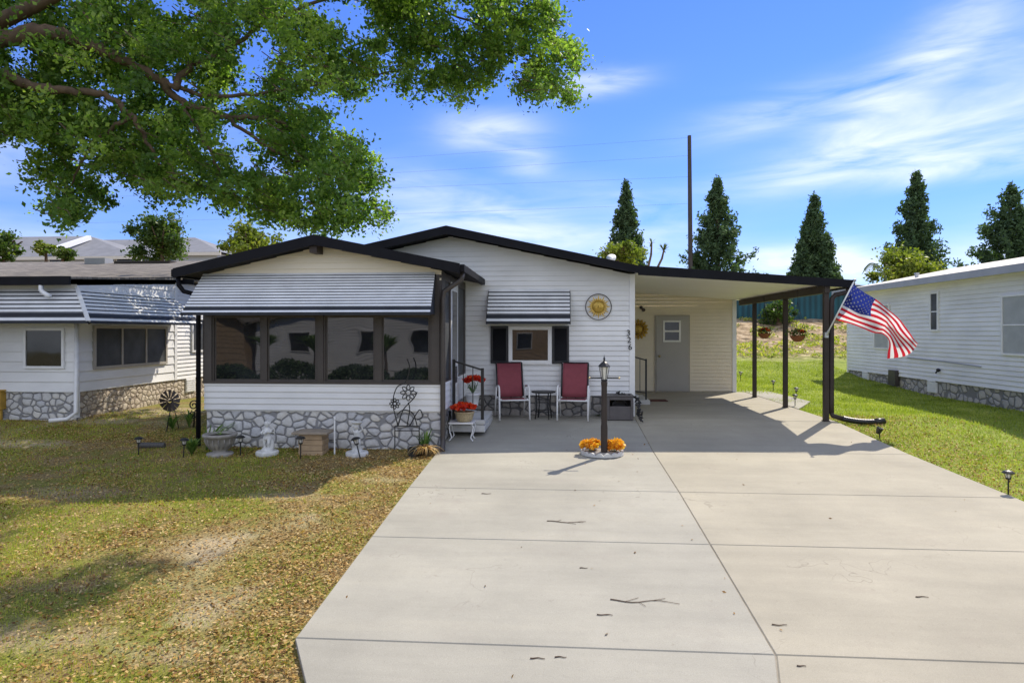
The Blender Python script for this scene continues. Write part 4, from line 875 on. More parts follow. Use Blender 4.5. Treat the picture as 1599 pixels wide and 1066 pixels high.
for r_ in range(9):
    for c_ in range(6 if r_ % 2 == 0 else 5):
        uc = .4*(c_*2+1+(r_ % 2))/12; vc = 7/13*(r_+1)/10
        for off in (-.004, .004):
            vs = []
            for k in range(10):
                a = -math.pi/2+k*math.pi/5; rad = .021 if k % 2 == 0 else .009; u_, v_ = uc+rad*.62*math.cos(a), vc+rad*1.1*math.sin(a); vs.append(fsurf(max(0, u_), max(0, v_))+Vector((0, off, 0)))
            vs.append(fsurf(uc, vc)+Vector((0, off, 0))); b.add(vs, [(k, (k+1) % 10, 10) for k in range(10)])
b.build('stars', [fm[1]], fo)

# ================================================================ YARD ORNAMENTS
def lawn(px, py):
    p = ground(px, py, -.05)
    if 318 < px < 690: d = pdir(px, 0); y_ = min(p.y, PY-.22); p = Vector((d.x*y_/d.y, y_, 0))
    p.z = lawn_z(p.x, p.y); return p
def plight():
    r = thing('path_light', '', 'path light', (0, 0, 0), 'solar path lights along the beds')
    MB().tube([(0, 0, -.05), (0, 0, .2)], .009, 8).build('stake', 'black_iron', r)
    b = MB().lathe((0, 0, 0), [(.022, .195), (.03, .205), (.03, .215), (.012, .22)], 12); 
    for k in range(6): a = k*math.pi/3; b.tube([(.026*math.cos(a), .026*math.sin(a), .21), (.042*math.cos(a), .042*math.sin(a), .275)], .003, 4)
    b.lathe((0, 0, 0), [(.066, .272), (.068, .28), (.045, .30), (.015, .31), (.001, .312)], 16); b.build('cap', 'black_iron', r, smooth=False)
    MB().lathe((0, 0, 0), [(.02, .21), (.034, .272)], 10).build('lens', 'glass_lamp', r); return r
pl0 = None
for px, py, tilt, lb in [(217, 712, 0, 'black solar path light beside the grey corrugated pipe'), (287, 716, 3, 'black solar path light at the green strap plant left of the urn'),
        (376, 713, 0, 'black solar path light between the urn and the first statue'), (470, 717, 0, 'black solar path light in front of the tan stone pedestal'),
        (563, 717, -14, 'tilted black solar path light before the right statue'), (1575, 775, 0, 'black solar path light on the right edge of the drive, nearest the camera'),
        (1242, 637, 0, 'black solar path light by the middle carport post, in front of another'), (1244, 624, 0, 'black solar path light just behind the nearest one by the carport post'),
        (1208, 611, 0, 'black solar path light between the two rear carport posts on the lawn'), (1157, 596, 0, 'small far path light beside the shed corner on the lawn')]:
    p = lawn(px, py) if px < 700 else ground(px, py, -.05); p.z = lawn_z(p.x, p.y)
    if p.x > 4: p.z = max(p.z, gz(p.x, p.y)-.05)
    if pl0 is None: pl0 = plight(); pl0['label'] = lb; pl0.location = p; o = pl0
    else: o = dup(pl0, p, random.uniform(0, 3), lb)
    o.rotation_euler = (0, R(tilt), o.rotation_euler.z if not tilt else 0)
    sc_ = {217: .95, 1575: 1.0, 470: 1.1, 563: 1.1, 376: 1.05}.get(px, 1.0); o.scale = (sc_,)*3
q = ground(1374, 686, -.05); t = thing('spotlight', 'black garden spotlight on a stake at the driveway edge', 'spotlight', q)
MB().tube([q+Vector((0, 0, -.05)), q+Vector((0, 0, .12))], .01, 8).build('stake', 'black_iron', t)
MB().lathe(q+Vector((-.03, 0, .10)), [(.03, 0), (.04, .03), (.055, .10), (.06, .11), (.05, .11), (.045, .09)], 14, (.3, -.2, 1)).build('head', 'plastic_black', t, smooth=True)

def remesh(o, v=.008):
    m = o.modifiers.new('merge', 'REMESH'); m.mode = 'VOXEL'; m.voxel_size = v; m.use_smooth_shade = True
    s = o.modifiers.new('s', 'SMOOTH'); s.iterations = 3; s.factor = .5
def statue(px, py, H, kind, label):
    q = lawn(px, py); q.z += .01; t = thing('garden_statue', label, 'statue', q, 'white garden statues')
    MB().lathe(q, [(.17, -.03), (.175, .0), (.175, .035), (.16, .05), (.001, .05)], 24).build('base', 'statue', t, smooth=False)
    f = MB(); k = H/.55; P = lambda x, y, z: q+Vector((x*k, y*k, .045+z*k))
    T = lambda pts, r: f.tube([P(*p) for p in pts], [x*k for x in r], 10)
    f.lathe(P(0, 0, 0), [(.10*k, -.01), (.11*k, .02), (.085*k, .05*k), (.06*k, .06*k)], 14)
    if kind == 0:
        T([(-.035, 0, .04), (-.045, -.01, .13), (-.035, 0, .24)], (.024, .028, .042)); T([(.03, -.02, .04), (.05, -.05, .14), (.03, 0, .24)], (.024, .028, .042))
        T([(0, 0, .22), (0, -.005, .29), (0, 0, .36), (0, 0, .40)], (.062, .052, .062, .035)); T([(0, 0, .39), (0, -.005, .43)], (.022, .022)); f.ball(P(0, -.008, .465), .048*k, 10, 1.15)
        for a in range(9): f.ball(P(.042*math.cos(a), .01+.03*math.sin(a), .49+.012*math.sin(a*3)), .02*k, 6)
        T([(-.06, 0, .37), (-.095, -.03, .31), (-.05, -.08, .30)], (.022, .019, .014)); T([(.06, 0, .37), (.09, -.05, .33), (.03, -.085, .34)], (.022, .019, .014)); f.ball(P(-.01, -.09, .32), .03*k, 8)
        for s in (-1, 1):
            T([(s*.02, .05, .34), (s*.08, .07, .38), (s*.10, .08, .33)], (.015, .022, .012)); T([(s*.03, .05, .31), (s*.085, .075, .31), (s*.095, .085, .26)], (.012, .02, .008))
        T([(.07, .02, .04), (.085, .02, .12), (.06, .02, .2)], (.045, .04, .02)); f.ball(P(0, -.05, .455), .010*k, 6)
        T([(-.06, 0, .21), (0, -.05, .22), (.07, 0, .2)], (.02, .026, .02))
    else:
        T([(0, 0, .04), (0, 0, .12), (0, 0, .2)], (.07, .06, .07)); T([(-.05, -.03, .05), (-.055, -.07, .17), (-.02, -.02, .2)], (.026, .032, .04)); T([(.05, -.03, .05), (.055, -.06, .17), (.02, -.02, .2)], (.026, .03, .04))
        T([(0, 0, .2), (0, 0, .29), (0, -.01, .37)], (.065, .055, .06)); T([(0, 0, .37), (0, -.01, .42)], (.022, .022)); f.ball(P(-.01, -.015, .455), .05*k, 10, 1.12)
        T([(-.06, 0, .36), (-.10, -.03, .41), (-.07, -.03, .48)], (.022, .018, .015)); T([(.06, 0, .36), (.11, -.02, .40), (.08, -.02, .485)], (.022, .018, .015))
        f.lathe(P(0, 0, .49), [(.05*k, 0), (.10*k, .03*k), (.11*k, .05*k), (.08*k, .05*k)], 14)
    o = f.build('figure', 'statue', t); remesh(o, .009)
statue(418, 711, .50, 0, 'white cherub statue left of the tan stone pedestal'); statue(558, 712, .48, 1, 'white statue holding a bowl overhead, right of the white stake')
# urn
q = lawn(344, 712); t = thing('urn_planter', 'grey cast stone urn planter at the left corner of the porch', 'planter', q)
b = MB().lathe(q, [(.19, -.02), (.20, 0), (.20, .03), (.19, .045), (.11, .055), (.10, .08), (.15, .11), (.20, .20), (.225, .29), (.25, .30), (.26, .33), (.245, .345), (.22, .345), (.2, .30)], 32)
for k in range(16):
    a = 2*math.pi*k/16; d = Vector((math.cos(a), math.sin(a), 0)); b.tube([q+d*.155+Vector((0, 0, .115)), q+d*.207+Vector((0, 0, .2)), q+d*.225+Vector((0, 0, .27))], .009, 6)
b.build('bowl', 'planter', t, smooth=True); MB().lathe(q, [(.21, .31), (.001, .325)], 20).build('soil', 'soil', t)
def straps(name, label, q, n, h, spread, w, cat='plant', m='blade', droop=.4, seed=1, parent=None, lean=(0, 0)):
    rs = random.Random(seed); b = MB()
    for i in range(n):
        a = rs.uniform(0, 6.28); hh = h*rs.uniform(.55, 1.1); sp = spread*rs.uniform(.3, 1); ww = w*rs.uniform(.7, 1.2)
        d = Vector((math.cos(a), math.sin(a), 0)); e = Vector((-math.sin(a), math.cos(a), 0)); vs = []; K = 6; rr = rs.random()
        for k in range(K+1):
            t_ = k/K; p = q+d*(sp*t_*t_**.3)+Vector((lean[0]*t_, lean[1]*t_, hh*(t_-droop*t_**3))); x = ww*(1-t_)**.6*(.6+.4*min(1, t_*4)); vs += [p-e*x, p+e*x]
        b.add(vs, [(2*k, 2*k+1, 2*k+3, 2*k+2) for k in range(K)], rr)
    if parent: return b.build(name, m, parent)
    return tag(b.build(name, m, loc=q), label, cat)
straps('urn_plant', 'sparse spiky leaves growing from the urn planter', q+Vector((0, 0, .32)), 9, .10, .28, .01, seed=4, droop=.9)
q2 = lawn(300, 712); straps('strap_leaf_plant', 'bright green strap leaved plant left of the urn', q2, 90, .40, .24, .02, seed=2)
q2 = lawn(322, 692); straps('strap_leaf_plant', 'dark spiky plant with long leaves leaning on the porch corner', q2, 30, .62, .35, .02, seed=3, lean=(.25, 0), droop=.3)
q2 = lawn(270, 672); straps('strap_leaf_plant', 'loose grassy clump behind the corrugated pipe', q2, 60, .42, .3, .014, seed=6)
q2 = lawn(296, 668); straps('strap_leaf_plant', 'narrow leaved clump between pinwheel and porch corner', q2, 46, .5, .25, .014, seed=8)
q2 = lawn(664, 694); straps('strap_leaf_plant', 'green strap leaved plant under the wire flower trellis', q2, 26, .46, .2, .026, seed=9, droop=.2)
# corrugated pipe
q = lawn(236, 701); b = MB(); pts = []; rr = []
for k in range(48): pts.append(q+Vector((-.2+.42*k/47+0, .03*k/47, .045))); rr.append(.045+(.006 if k % 4 < 2 else -.003))
b.tube(pts, rr, 14); tag(b.build('corrugated_pipe', 'pipe_grey', smooth=False, loc=q), 'short grey corrugated pipe lying on the grass between two path lights', 'pipe')
# tan pedestal
q = lawn(486, 712); t = thing('stone_pedestal', 'tan stacked block pedestal with flat grey top between the statues', 'pedestal', q)
for k in range(4): MB().box(q.x-.2+.008*(k % 2), q.x+.19-.008*(k % 2), q.y-.02, q.y+.28, q.z-.02+k*.085, q.z+.062+k*.085).build('block', 'tan_stone', t, bevel=.01)
MB().box(q.x-.29, q.x+.28, q.y-.07, q.y+.33, q.z+.325, q.z+.36).build('cap', 'tan_cap', t, bevel=.008); MB().box(q.x-.27, q.x+.26, q.y-.05, q.y+.31, q.z+.318, q.z+.3245).build('cap_underside', 'tan_stone', t)
q = lawn(523, 711); b = MB().tube([q+Vector((0, 0, -.05)), q+Vector((0, 0, .55))], .013, 8); b.tube([q+Vector((0, 0, .551)), q+Vector((0, 0, .60))], .017, 8)
tag(b.build('white_stake', 'white_paint', loc=q), 'thin white stake standing between the pedestal and the right statue', 'stake')
# pinwheel
q = lawn(267, 672); t = thing('garden_windmill', 'small dark metal windmill on a tripod in the left side yard', 'windmill', q); hc = at(267, 625, Y=q.y)
b = MB()
for k in range(3): a = k*2.094+.5; b.tube([q+Vector((.14*math.cos(a), .14*math.sin(a), -.02)), Vector((hc.x, q.y+.05, hc.z))], .008, 5)
b.build('stand', 'brown_metal', t); b = MB()
for k in range(12):
    a = 2*math.pi*k/12; d = Vector((math.cos(a), 0, math.sin(a))); e = Vector((-math.sin(a), .35, math.cos(a))); c = Vector((hc.x, q.y-.03, hc.z)); b.add([c+d*.04-e*.01, c+d*.04+e*.01, c+d*.2+e*.042, c+d*.2-e*.042], [(0, 1, 2, 3)])
b.tube([c+Vector((.055*math.cos(k/12*6.2832), 0, .055*math.sin(k/12*6.2832))) for k in range(13)], .006, 5); b.tube([c+Vector((0, -.02, 0)), c+Vector((0, .08, 0))], .02, 8); b.build('blades', 'brown_metal', t)
# scroll metal ornament near porch corner
q = lawn(303, 668); b = MB()
for s, c_, r_ in ((1, (0, .42), .10), (-1, (-.02, .25), .08)):
    pts = [q+Vector((c_[0]+r_*(1-k/40)*math.cos(k*.3*s), 0, c_[1]+r_*(1-k/40)*math.sin(k*.3*s))) for k in range(34)]; b.tube(pts, .012, 6)
b.tube([q, q+Vector((.02, 0, .3)), q+Vector((.1, 0, .42))], .012, 6); tag(b.build('scroll_ornament', 'black_iron', loc=q, smooth=True), 'black curled iron ornament beside the left porch corner', 'ornament')
# wire flower trellis
q = lawn(640, 702); t = thing('flower_trellis', 'black wire trellis with two daisies standing before the porch', 'trellis', q)
YT = q.y; P2 = lambda px, py: at(px, py, Y=YT); b = MB()
for pts in ([(617, 702), (617, 680), (617, 665)], [(655, 702), (655, 680), (655, 665)], [(617, 665), (655, 665)], [(617, 672), (655, 672)],
            [(622, 665), (630, 640), (646, 622), (652, 612)], [(652, 665), (645, 645), (630, 640), (620, 648)], [(622, 665), (614, 630), (620, 605), (634, 596), (640, 575), (636, 560)], [(640, 665), (655, 640), (660, 650), (652, 655)], [(636, 665), (640, 640), (638, 628)]):
    v = [P2(*p) for p in pts]
    if len(v) > 2: v = [cr(v, k/24) for k in range(25)]
    b.tube(v, .0095, 5)
b.build('frame', 'black_iron', t)
for px, py, r_ in ((638, 613, .075), (617, 630, .05)):
    c = P2(px, py); b = MB(); b.tube([c+Vector((r_*.55*math.cos(k/14*6.283), 0, r_*.55*math.sin(k/14*6.283))) for k in range(15)], .009, 5)
    for j in range(8):
        a0 = j*math.pi/4; d = Vector((math.cos(a0), 0, math.sin(a0))); e = Vector((-math.sin(a0), 0, math.cos(a0)))
        b.tube([c+d*(r_*.55+r_*1.15*math.sin(math.pi*k/10))+e*(r_*.42*math.cos(math.pi*k/10)) for k in range(11)], .008, 5)
    b.build('wire_flower', 'black_iron', t)
# black pipe and dried leaves
q = lawn(646, 716); b = MB(); o_ = q+Vector((-.02, -.02, .09)); b.lathe(o_, [(.085, 0), (.092, .005), (.092, .04), (.082, .045), (.082, .30), (.07, .30), (.07, .01)], 20, (.45, .9, .0)); tag(b.build('drain_pipe_end', 'plastic_black', smooth=False, loc=q), 'open black drain pipe end at the porch and driveway corner', 'pipe')
straps('dried_leaf_heap', 'heap of dry tan strap leaves lying over the black drain pipe', q+Vector((.16, .08, .08)), 110, .26, .34, .015, 'dead leaves', 'litter', 1.1, 12)
# flower pot lying
q = lawn(671, 700); tag(MB().lathe(q+Vector((.02, 0, .04)), [(.04, -.04), (.055, .05), (.062, .05), (.062, .07), (.05, .07)], 16).build('flower_pot', 'basket', loc=q, smooth=True), 'small terracotta pot beside the dry leaves at the porch downspout', 'pot')
# tiny weeds by the wall
q = ground(935, 650); straps('weed_tuft', 'low green weeds growing at the wall foot right of the chairs', q+Vector((0, .1, 0)), 40, .06, .2, .012, 'weeds', seed=31)

# ================================================================ BACKGROUND
fy = 34.5
t = thing('privacy_fence', 'dark teal screen fence along the top of the bank behind the lawn', 'fence', (20, fy, 2.3))
MB().box(6, 60, fy, fy+.06, 2.1, 4.1).build('panel', 'teal', t)
for x in range(6, 61, 3): MB().box(x-.05, x+.05, fy-.05, fy-.001, 2.1, 4.15).build('post', 'brown_metal', t)
# low buildings behind the carport
def lowb(px0, px1, py, Y, label, slope=.12):
    a, b_ = at(px0, py, Y=Y), at(px1, py, Y=Y); t = thing('distant_building', label, 'building', (a.x, Y, 2.4), 'low buildings behind the fence')
    MB().box(a.x+.4, b_.x-.4, Y+.3, Y+9, 2.3, a.z-.9).build('wall', 'apt_wall', t)
    MB().prism([(Y, a.z-.9), (Y+4.6, a.z), (Y+9.3, a.z-.9), (Y+9.3, a.z-1.0), (Y, a.z-1.0)], a.x, b_.x, 'x').build('roof', 'flat_roof', t)
lowb(1165, 1320, 424, 52, 'long low grey roofed building behind the carport and fence'); lowb(1285, 1370, 432, 47, 'smaller dark roofed building just left of the right neighbour roof')
# apartment block
t = thing('apartment_building', 'large grey roofed apartment block far behind the left neighbour', 'building', (-40, 70, 0)); AY = 70
def hip(px0, px1, pxa, pxb, pyt, pyb, Y, dp, nm='roof'):
    a, b_ = at(px0, pyb, Y=Y), at(px1, pyb, Y=Y); c, d = at(pxa, pyt, Y=Y+dp/2), at(pxb, pyt, Y=Y+dp/2)
    MB().add([(a.x, Y, a.z), (b_.x, Y, a.z), (b_.x, Y+dp, a.z), (a.x, Y+dp, a.z), (c.x, Y+dp/2, c.z), (d.x, Y+dp/2, c.z)], [(0, 1, 5, 4), (1, 2, 5), (2, 3, 4, 5), (3, 0, 4)]).build(nm, 'apt_roof', t)
    MB().box(a.x+.8, b_.x-.8, Y+.8, Y+dp-.8, 0, a.z-.01).build('wall', 'apt_wall', t); MB().box(a.x, b_.x, Y-.02, Y+.1, a.z-.35, a.z-.012).build('eave', 'cream_trim', t)
hip(-80, 215, 20, 140, 370, 402, AY-3, 16); hip(60, 330, 110, 260, 375, 399, AY+4, 14); hip(255, 345, 285, 305, 371, 394, AY-4, 14)
a, b_ = at(78, 392, Y=AY-3.3), at(140, 371, Y=AY+3); MB().bar(a, b_, .5, .5).build('gable_trim', 'white_paint', t)
for px, w_, m_ in ((77, .9, 'glass'), (88, .9, 'glass'), (132, .9, 'screen'), (166, .9, 'screen'), (186, 1.3, 'glass'), (204, 1.3, 'glass'), (312, .6, 'glass'), (320, .6, 'glass')):
    p = at(px, 405, Y=AY-3); yy = AY-3.25 if px < 215 else AY-3.25; fo_ = MB().box(p.x-w_*.62, p.x+w_*.62, yy+.9, yy+1.04, p.z-1.1, p.z+.55).build('window', 'white_paint', t); MB().box(p.x-w_*.5, p.x+w_*.5, yy+.86, yy+.9-.001, p.z-1.0, p.z+.45).build('pane', m_, fo_)
# utility pole and lines
py_ = 42; pt = at(1077, 212, Y=py_); tag(MB().tube([(pt.x+.12, py_, 0), (pt.x, py_, pt.z)], [.17, .12], 12).build('utility_pole', 'pole_wood', loc=(pt.x, py_, 0)), 'tall bare wooden utility pole rising behind the carport roof', 'pole')
for k, (pya, pyb) in enumerate(((215, 246), (243, 269), (276, 292), (318, 333))):
    a = at(1077, pya, Y=py_); b_ = at(600, pyb, Y=py_); d = (b_-a); pts = [a+d*(i/20*2.2)+Vector((0, 0, .0008*(i-0)*(i-20)*1.0)) for i in range(21)]
    tag(MB().tube(pts, .005, 5).build('power_line', 'wire', loc=a), ['topmost thin power line left of the utility pole', 'second thin power line from the top, left of the pole', 'third thin power line from the top, left of the pole', 'lowest thin power line left of the utility pole'][k], 'power line', 'power lines across the sky')

# conifers
def conifer(px, pyt, pyb, wpx, Y, label, n=9000, seed=0, skew=0, dens=1.0):
    rs = np.random.RandomState(seed); top_ = at(px, pyt, Y=Y); k = Y/1000; H = (pyb-pyt)*k; zb = top_.z-H; z0 = 2.3; x0 = top_.x; Rb = wpx/2*k
    t = thing('conifer', label, 'tree', (x0, Y, z0), 'row of conifers behind the fence')
    MB().tube([(x0, Y, z0), (x0, Y, zb+H*.5), (x0, Y, top_.z-.2)], [.22, .12, .02], 8).build('trunk', 'bark', t)
    Ht = top_.z-z0-1.0
    nb_ = int(260*dens); P = []
    for i in range(nb_):
        f = rs.rand()**.8*.985; f = 1-f if False else f   # 0 top .. 1 bottom
        rad = 1.15*Rb*min(1.15, (f*Ht/H)**.85)*(((.6+.5*rs.rand())*(1+.25*math.sin(f*37+seed))) if dens < 1 else (.78+.2*rs.rand())); a = rs.rand()*6.283; z = top_.z-f*Ht
        m_ = max(8, int(1.5*n/nb_*(.3+1.2*f))); tt = rs.rand(m_)**.6
        x = x0+math.cos(a)*rad*tt+rs.normal(size=m_)*.10; y = Y+math.sin(a)*rad*tt+rs.normal(size=m_)*.10; zz = z+rad*.55*tt+rs.normal(size=m_)*.16-.25*rad
        P.append(np.stack([x, y, zz], 1))
    P.append(np.stack([x0+rs.normal(size=200)*.07, Y+rs.normal(size=200)*.07, top_.z-rs.rand(200)*1.4], 1))
    P = np.concatenate(P); np.random.seed(seed+50); v = leafquads(P, .24, .5, 0, .45)
    npmesh('crown', v, 4, np.clip(rs.rand(len(P))*.7+.3*rs.rand(), 0, 1), 'conifer', t)
conifer(978, 287, 405, 56, 40, 'dense narrow conifer just behind the house roof, left of the utility pole', 15000, 1)
conifer(1121, 281, 425, 86, 43, 'open branched conifer directly right of the utility pole', 15000, 2, dens=.75)
conifer(1272, 305, 435, 66, 43, 'dense pointed conifer in the middle of the row, above the carport roof', 19000, 3)
conifer(1431, 272, 420, 78, 43, 'tall narrow conifer behind the yellow green bush', 16000, 4, dens=.8)
conifer(1578, 289, 400, 92, 43, 'conifer at the right edge, behind the neighbour roof', 16000, 5, dens=.8)
# round leafy trees and bushes
def leafy(px, py, rx_, ry_, Y, label, m, n=5000, size=.16, seed=0, name='leafy_tree', z0=0, clumps=30, cat='tree', group=None):
    rs = np.random.RandomState(seed); c = np.array(at(px, py, Y=Y)); k = Y/1000; A = np.array([rx_*k, rx_*k*.9, ry_*k])
    t = thing(name, label, cat, (c[0], Y, z0), group)
    b = MB().tube([(c[0], Y, z0), (c[0]+.1, Y, (z0+c[2])/2), (c[0], Y, c[2])], [.16, .12, .06], 8); rs2 = random.Random(seed)
    for i in range(5):
        a = rs2.uniform(0, 6.28); b.tube([(c[0], Y, c[2]-A[2]*.5), (c[0]+math.cos(a)*A[0]*.4, Y+math.sin(a)*A[1]*.4, c[2]), (c[0]+math.cos(a)*A[0]*.75, Y+math.sin(a)*A[1]*.7, c[2]+A[2]*.4)], [.07, .045, .015], 6)
    b.build('trunk', 'bark', t)
    d = rs.normal(size=(clumps, 3)); d /= np.linalg.norm(d, axis=1)[:, None]; cc = d*(.2+.85*rs.rand(clumps, 1))*A+c; cr_ = rs.rand(clumps)
    idx = rs.randint(0, clumps, n); P = cc[idx]+rs.normal(size=(n, 3))*A*(.10+.12*cr_[idx])[:, None]; np.random.seed(seed+9); v = leafquads(P, size, .4, 0, .6)
    npmesh('crown', v, 4, np.clip(cr_[idx]*.5+rs.rand(n)*.5, 0, 1), m, t)
leafy(253, 373, 48, 38, 32, 'rounded green tree behind the left neighbour roof, beside the porch roof', 'bush_green', 9000, .17, 1)
leafy(5, 385, 38, 24, 32, 'green tree at the left edge above the neighbour roof', 'bush_green', 4500, .17, 2)
leafy(72, 386, 16, 14, 33, 'slim yellow green tree before the apartment roof', 'bush_yellow', 1600, .15, 3, clumps=16); leafy(98, 396, 22, 10, 33, 'low green bush before the apartment windows', 'bush_green', 1800, .15, 4, clumps=16)
leafy(388, 378, 46, 30, 30, 'loose green tree showing over the porch roof ridge', 'bush_yellow', 5000, .16, 5)
leafy(965, 396, 38, 20, 33, 'yellow green shrub behind the house roof at the dense conifer', 'bush_yellow', 3500, .15, 6, cat='shrub', name='shrub')
leafy(1412, 424, 42, 34, 32, 'yellow green bush between the carport and the right neighbour roof', 'bush_yellow', 8000, .15, 7, cat='shrub', name='shrub', z0=2)
leafy(1215, 490, 26, 24, 33, 'dark green shrub standing against the teal fence', 'bush_green', 2500, .14, 8, cat='shrub', name='shrub', z0=2)
# thin palms and arching frond
def spiky(px, py, pxb, pyb, Y, label, r=.45, n=18):
    c, bt = at(px, py, Y=Y), at(pxb, pyb, Y=Y); t = thing('spiky_palm', label, 'palm', (bt.x, Y, 2)); MB().tube([(bt.x, Y, 2), bt, (bt+c)/2+Vector((.05, 0, 0)), c], [.07, .06, .05, .04], 7).build('trunk', 'bark', t)
    b = MB()
    for i in range(n):
        a = random.uniform(0, 6.28); e_ = random.uniform(-.6, 1.2); d = Vector((math.cos(a)*math.cos(e_), math.sin(a)*math.cos(e_), math.sin(e_))); s = Vector((-math.sin(a), math.cos(a), 0))*.03
        b.add([c-s, c+s, c+d*r*.6+s+Vector((0, 0, .02)), c+d*r*.6-s+Vector((0, 0, .02)), c+d*r], [(0, 1, 2, 3), (3, 2, 4)])
    b.build('crown', 'frond', t)
spiky(1018, 380, 1013, 415, 30, 'thin upright spiky stem behind the roof, nearer the house', .28, 12); spiky(1037, 391, 1028, 416, 30, 'small spiky palm head behind the roof, left of the utility pole', .38, 24)
a = [at(1383, 432, Y=30), at(1372, 415, Y=30), at(1360, 411, Y=30), at(1350, 420, Y=30)]; v = [cr(a, k/20) for k in range(21)]; b = MB().tube(v, .02, 5)
for k in range(1, 21):
    p = v[k]; 
    for s in (-1, 1): b.add([p, p+Vector((.03, 0, 0)), p+Vector((-.03*s, s*.25, -.3))], [(0, 1, 2)])
b.tube([(a[0].x+.1, 30, 2), a[0]], .05, 6); tag(b.build('palm_frond', 'frond', loc=(a[0].x, 30, 2)), 'single arching palm frond left of the yellow green bush', 'palm')
ds = at(955, 404, Y=22); t = thing('satellite_dish', 'pale dish showing just above the house roof slope', 'satellite dish', (ds.x, 22, 3))
MB().lathe(ds, [(.001, 0), (.08, .01), (.16, .045), (.165, .05)], 20, (-.1, -.8, .5)).build('dish', 'white_paint', t, smooth=True); MB().tube([(ds.x, 22.1, roofz(ds.x)-.1), ds], .025, 6).build('mast', 'alu', t)

# ================================================================ BIG TREE
tx, ty = -12.3, 10.9
oak = thing('shade_tree', 'large leafy tree whose boughs spread over the porch from the left', 'tree', (tx, ty, -.2))
def bough(pts, r0, r1):
    v = [at(x, y, Y=Y_) for x, y, Y_ in pts]; n = len(v)*5; w_ = [cr(v, k/n) for k in range(n+1)]
    return [p+Vector((.03*math.sin(i*1.7), .03*math.cos(i*1.3), .03*math.sin(i*2.3))) for i, p in enumerate(w_)], [r0+(r1-r0)*(k/n)**.8 for k in range(n+1)]
b = MB().tube([(tx, ty, -.4), (tx+.02, ty, .6), (tx+.1, ty+.1, 2.2), (tx+.3, ty+.3, 3.8), (tx+.5, ty+.6, 5.2), (tx+.6, ty+1, 7.5), (tx+1, ty+1.5, 10)], [.5, .40, .36, .33, .28, .18, .06], 16); b.build('trunk', 'bark', oak, smooth=True)
B = MB()
for pts, r0, r1 in (([(-215, 190, 11.3), (-80, 90, 11.8), (41, 53, 12.2), (95, 54, 12.5), (144, 72, 12.8), (198, 97, 13.1), (248, 124, 13.4), (281, 157, 13.7), (351, 182, 14), (413, 184, 14.3), (454, 198, 14.6)], .21, .035),
        ([(-215, 230, 11.2), (-90, 140, 11.6), (0, 117, 12), (41, 132, 12.2), (103, 142, 12.4), (165, 149, 12.6), (206, 182, 12.8), (227, 215, 13), (250, 260, 13.2)], .15, .03),
        ([(272, 140, 13.5), (297, 103, 13.8), (330, 91, 14.1), (363, 72, 14.4), (430, 30, 14.8), (560, -10, 15.4), (700, 20, 16), (800, 70, 16.4)], .085, .02),
        ([(-215, 120, 11.6), (-60, 20, 12.4), (100, -60, 13.2), (300, -90, 14), (500, -80, 15), (700, -60, 15.8)], .18, .04),
        ([(351, 182, 14), (420, 230, 14.2), (480, 260, 14.5), (520, 300, 14.8), (540, 340, 15)], .05, .012), ([(206, 182, 12.8), (150, 220, 12.9), (120, 270, 13), (100, 310, 13.1)], .05, .012),
        ([(248, 124, 13.4), (330, 150, 13.9), (450, 140, 14.4), (560, 120, 15), (640, 110, 15.4)], .06, .012), ([(281, 157, 13.7), (320, 220, 13.8), (350, 280, 14), (380, 320, 14.1)], .05, .012)):
    v, r_ = bough(pts, r0, r1); B.tube(v, r_, 10)
B.tube([(tx+.6, ty+1, 7.5), (-9, 12.5, 9.2), (-5.5, 13, 9.9), (-2.5, 12.3, 9.4), (-.8, 11.4, 8.8), (1.2, 11.8, 8.6)], [.16, .12, .09, .06, .04, .015], 10)
B.build('boughs', 'bark', oak, smooth=True)
poly = [(-330, 210), (-100, 230), (0, 215), (28, 225), (50, 255), (68, 300), (78, 338), (110, 348), (150, 322), (182, 318), (150, 285), (160, 255), (190, 275), (232, 300), (242, 322), (290, 312), (300, 338), (345, 345),
        (380, 318), (400, 345), (440, 338), (470, 365), (520, 358), (560, 372), (600, 352), (612, 332), (585, 305), (600, 285), (570, 262), (602, 247), (560, 226), (566, 205), (545, 182), (552, 150), (590, 158), (640, 160), (655, 140), (690, 150), (715, 172),
        (735, 150), (735, 130), (790, 128), (815, 160), (850, 148), (890, 172), (905, 140), (870, 112), (925, 95), (885, 60), (872, 20), (850, -30), (700, -170), (300, -260), (-100, -260), (-330, -150)]
def inside(x, y):
    c = False; n = len(poly); j = n-1
    for i in range(n):
        xi, yi = poly[i]; xj, yj = poly[j]
        if (yi > y) != (yj > y) and x < (xj-xi)*(y-yi)/(yj-yi)+xi: c = not c
        j = i
    return c
rs = random.Random(11); cl_ = []
while len(cl_) < 4100:
    x = rs.uniform(-330, 930); y = rs.uniform(-260, 375)
    if not inside(x, y): continue
    if (x > 350 and y < 110 and vn(x/75, y/60, 2.2) < -.18) or vn(x/60, y/45, 7.7) < -.30: continue
    thick = 1.9 if x < 550 else 1.0
    Yc = 12.2+(1.3 if x < 450 else .3)+max(0, x)/930*4.4; Yc += rs.gauss(0, 1)*thick*.6
    if y < -20 and rs.random() < .45: continue
    cl_.append((at(x, y, Y=Yc), x))
for i in range(330):   # upper boughs above the frame, added for the shade they cast on the lawn
    u_, w_ = rs.random(), rs.random()
    cl_.append((Vector((-1.3+2.6*u_, 11.0+.9*u_+.35*rs.gauss(0, 1), 8.7+.3*rs.gauss(0, 1))), 0) if i < 60 else (Vector((-5.2+4.8*u_, 12.6+1.2*w_, 9.9+.45*rs.gauss(0, 1))), 0))
tw = MB(); P = []; rn_ = []
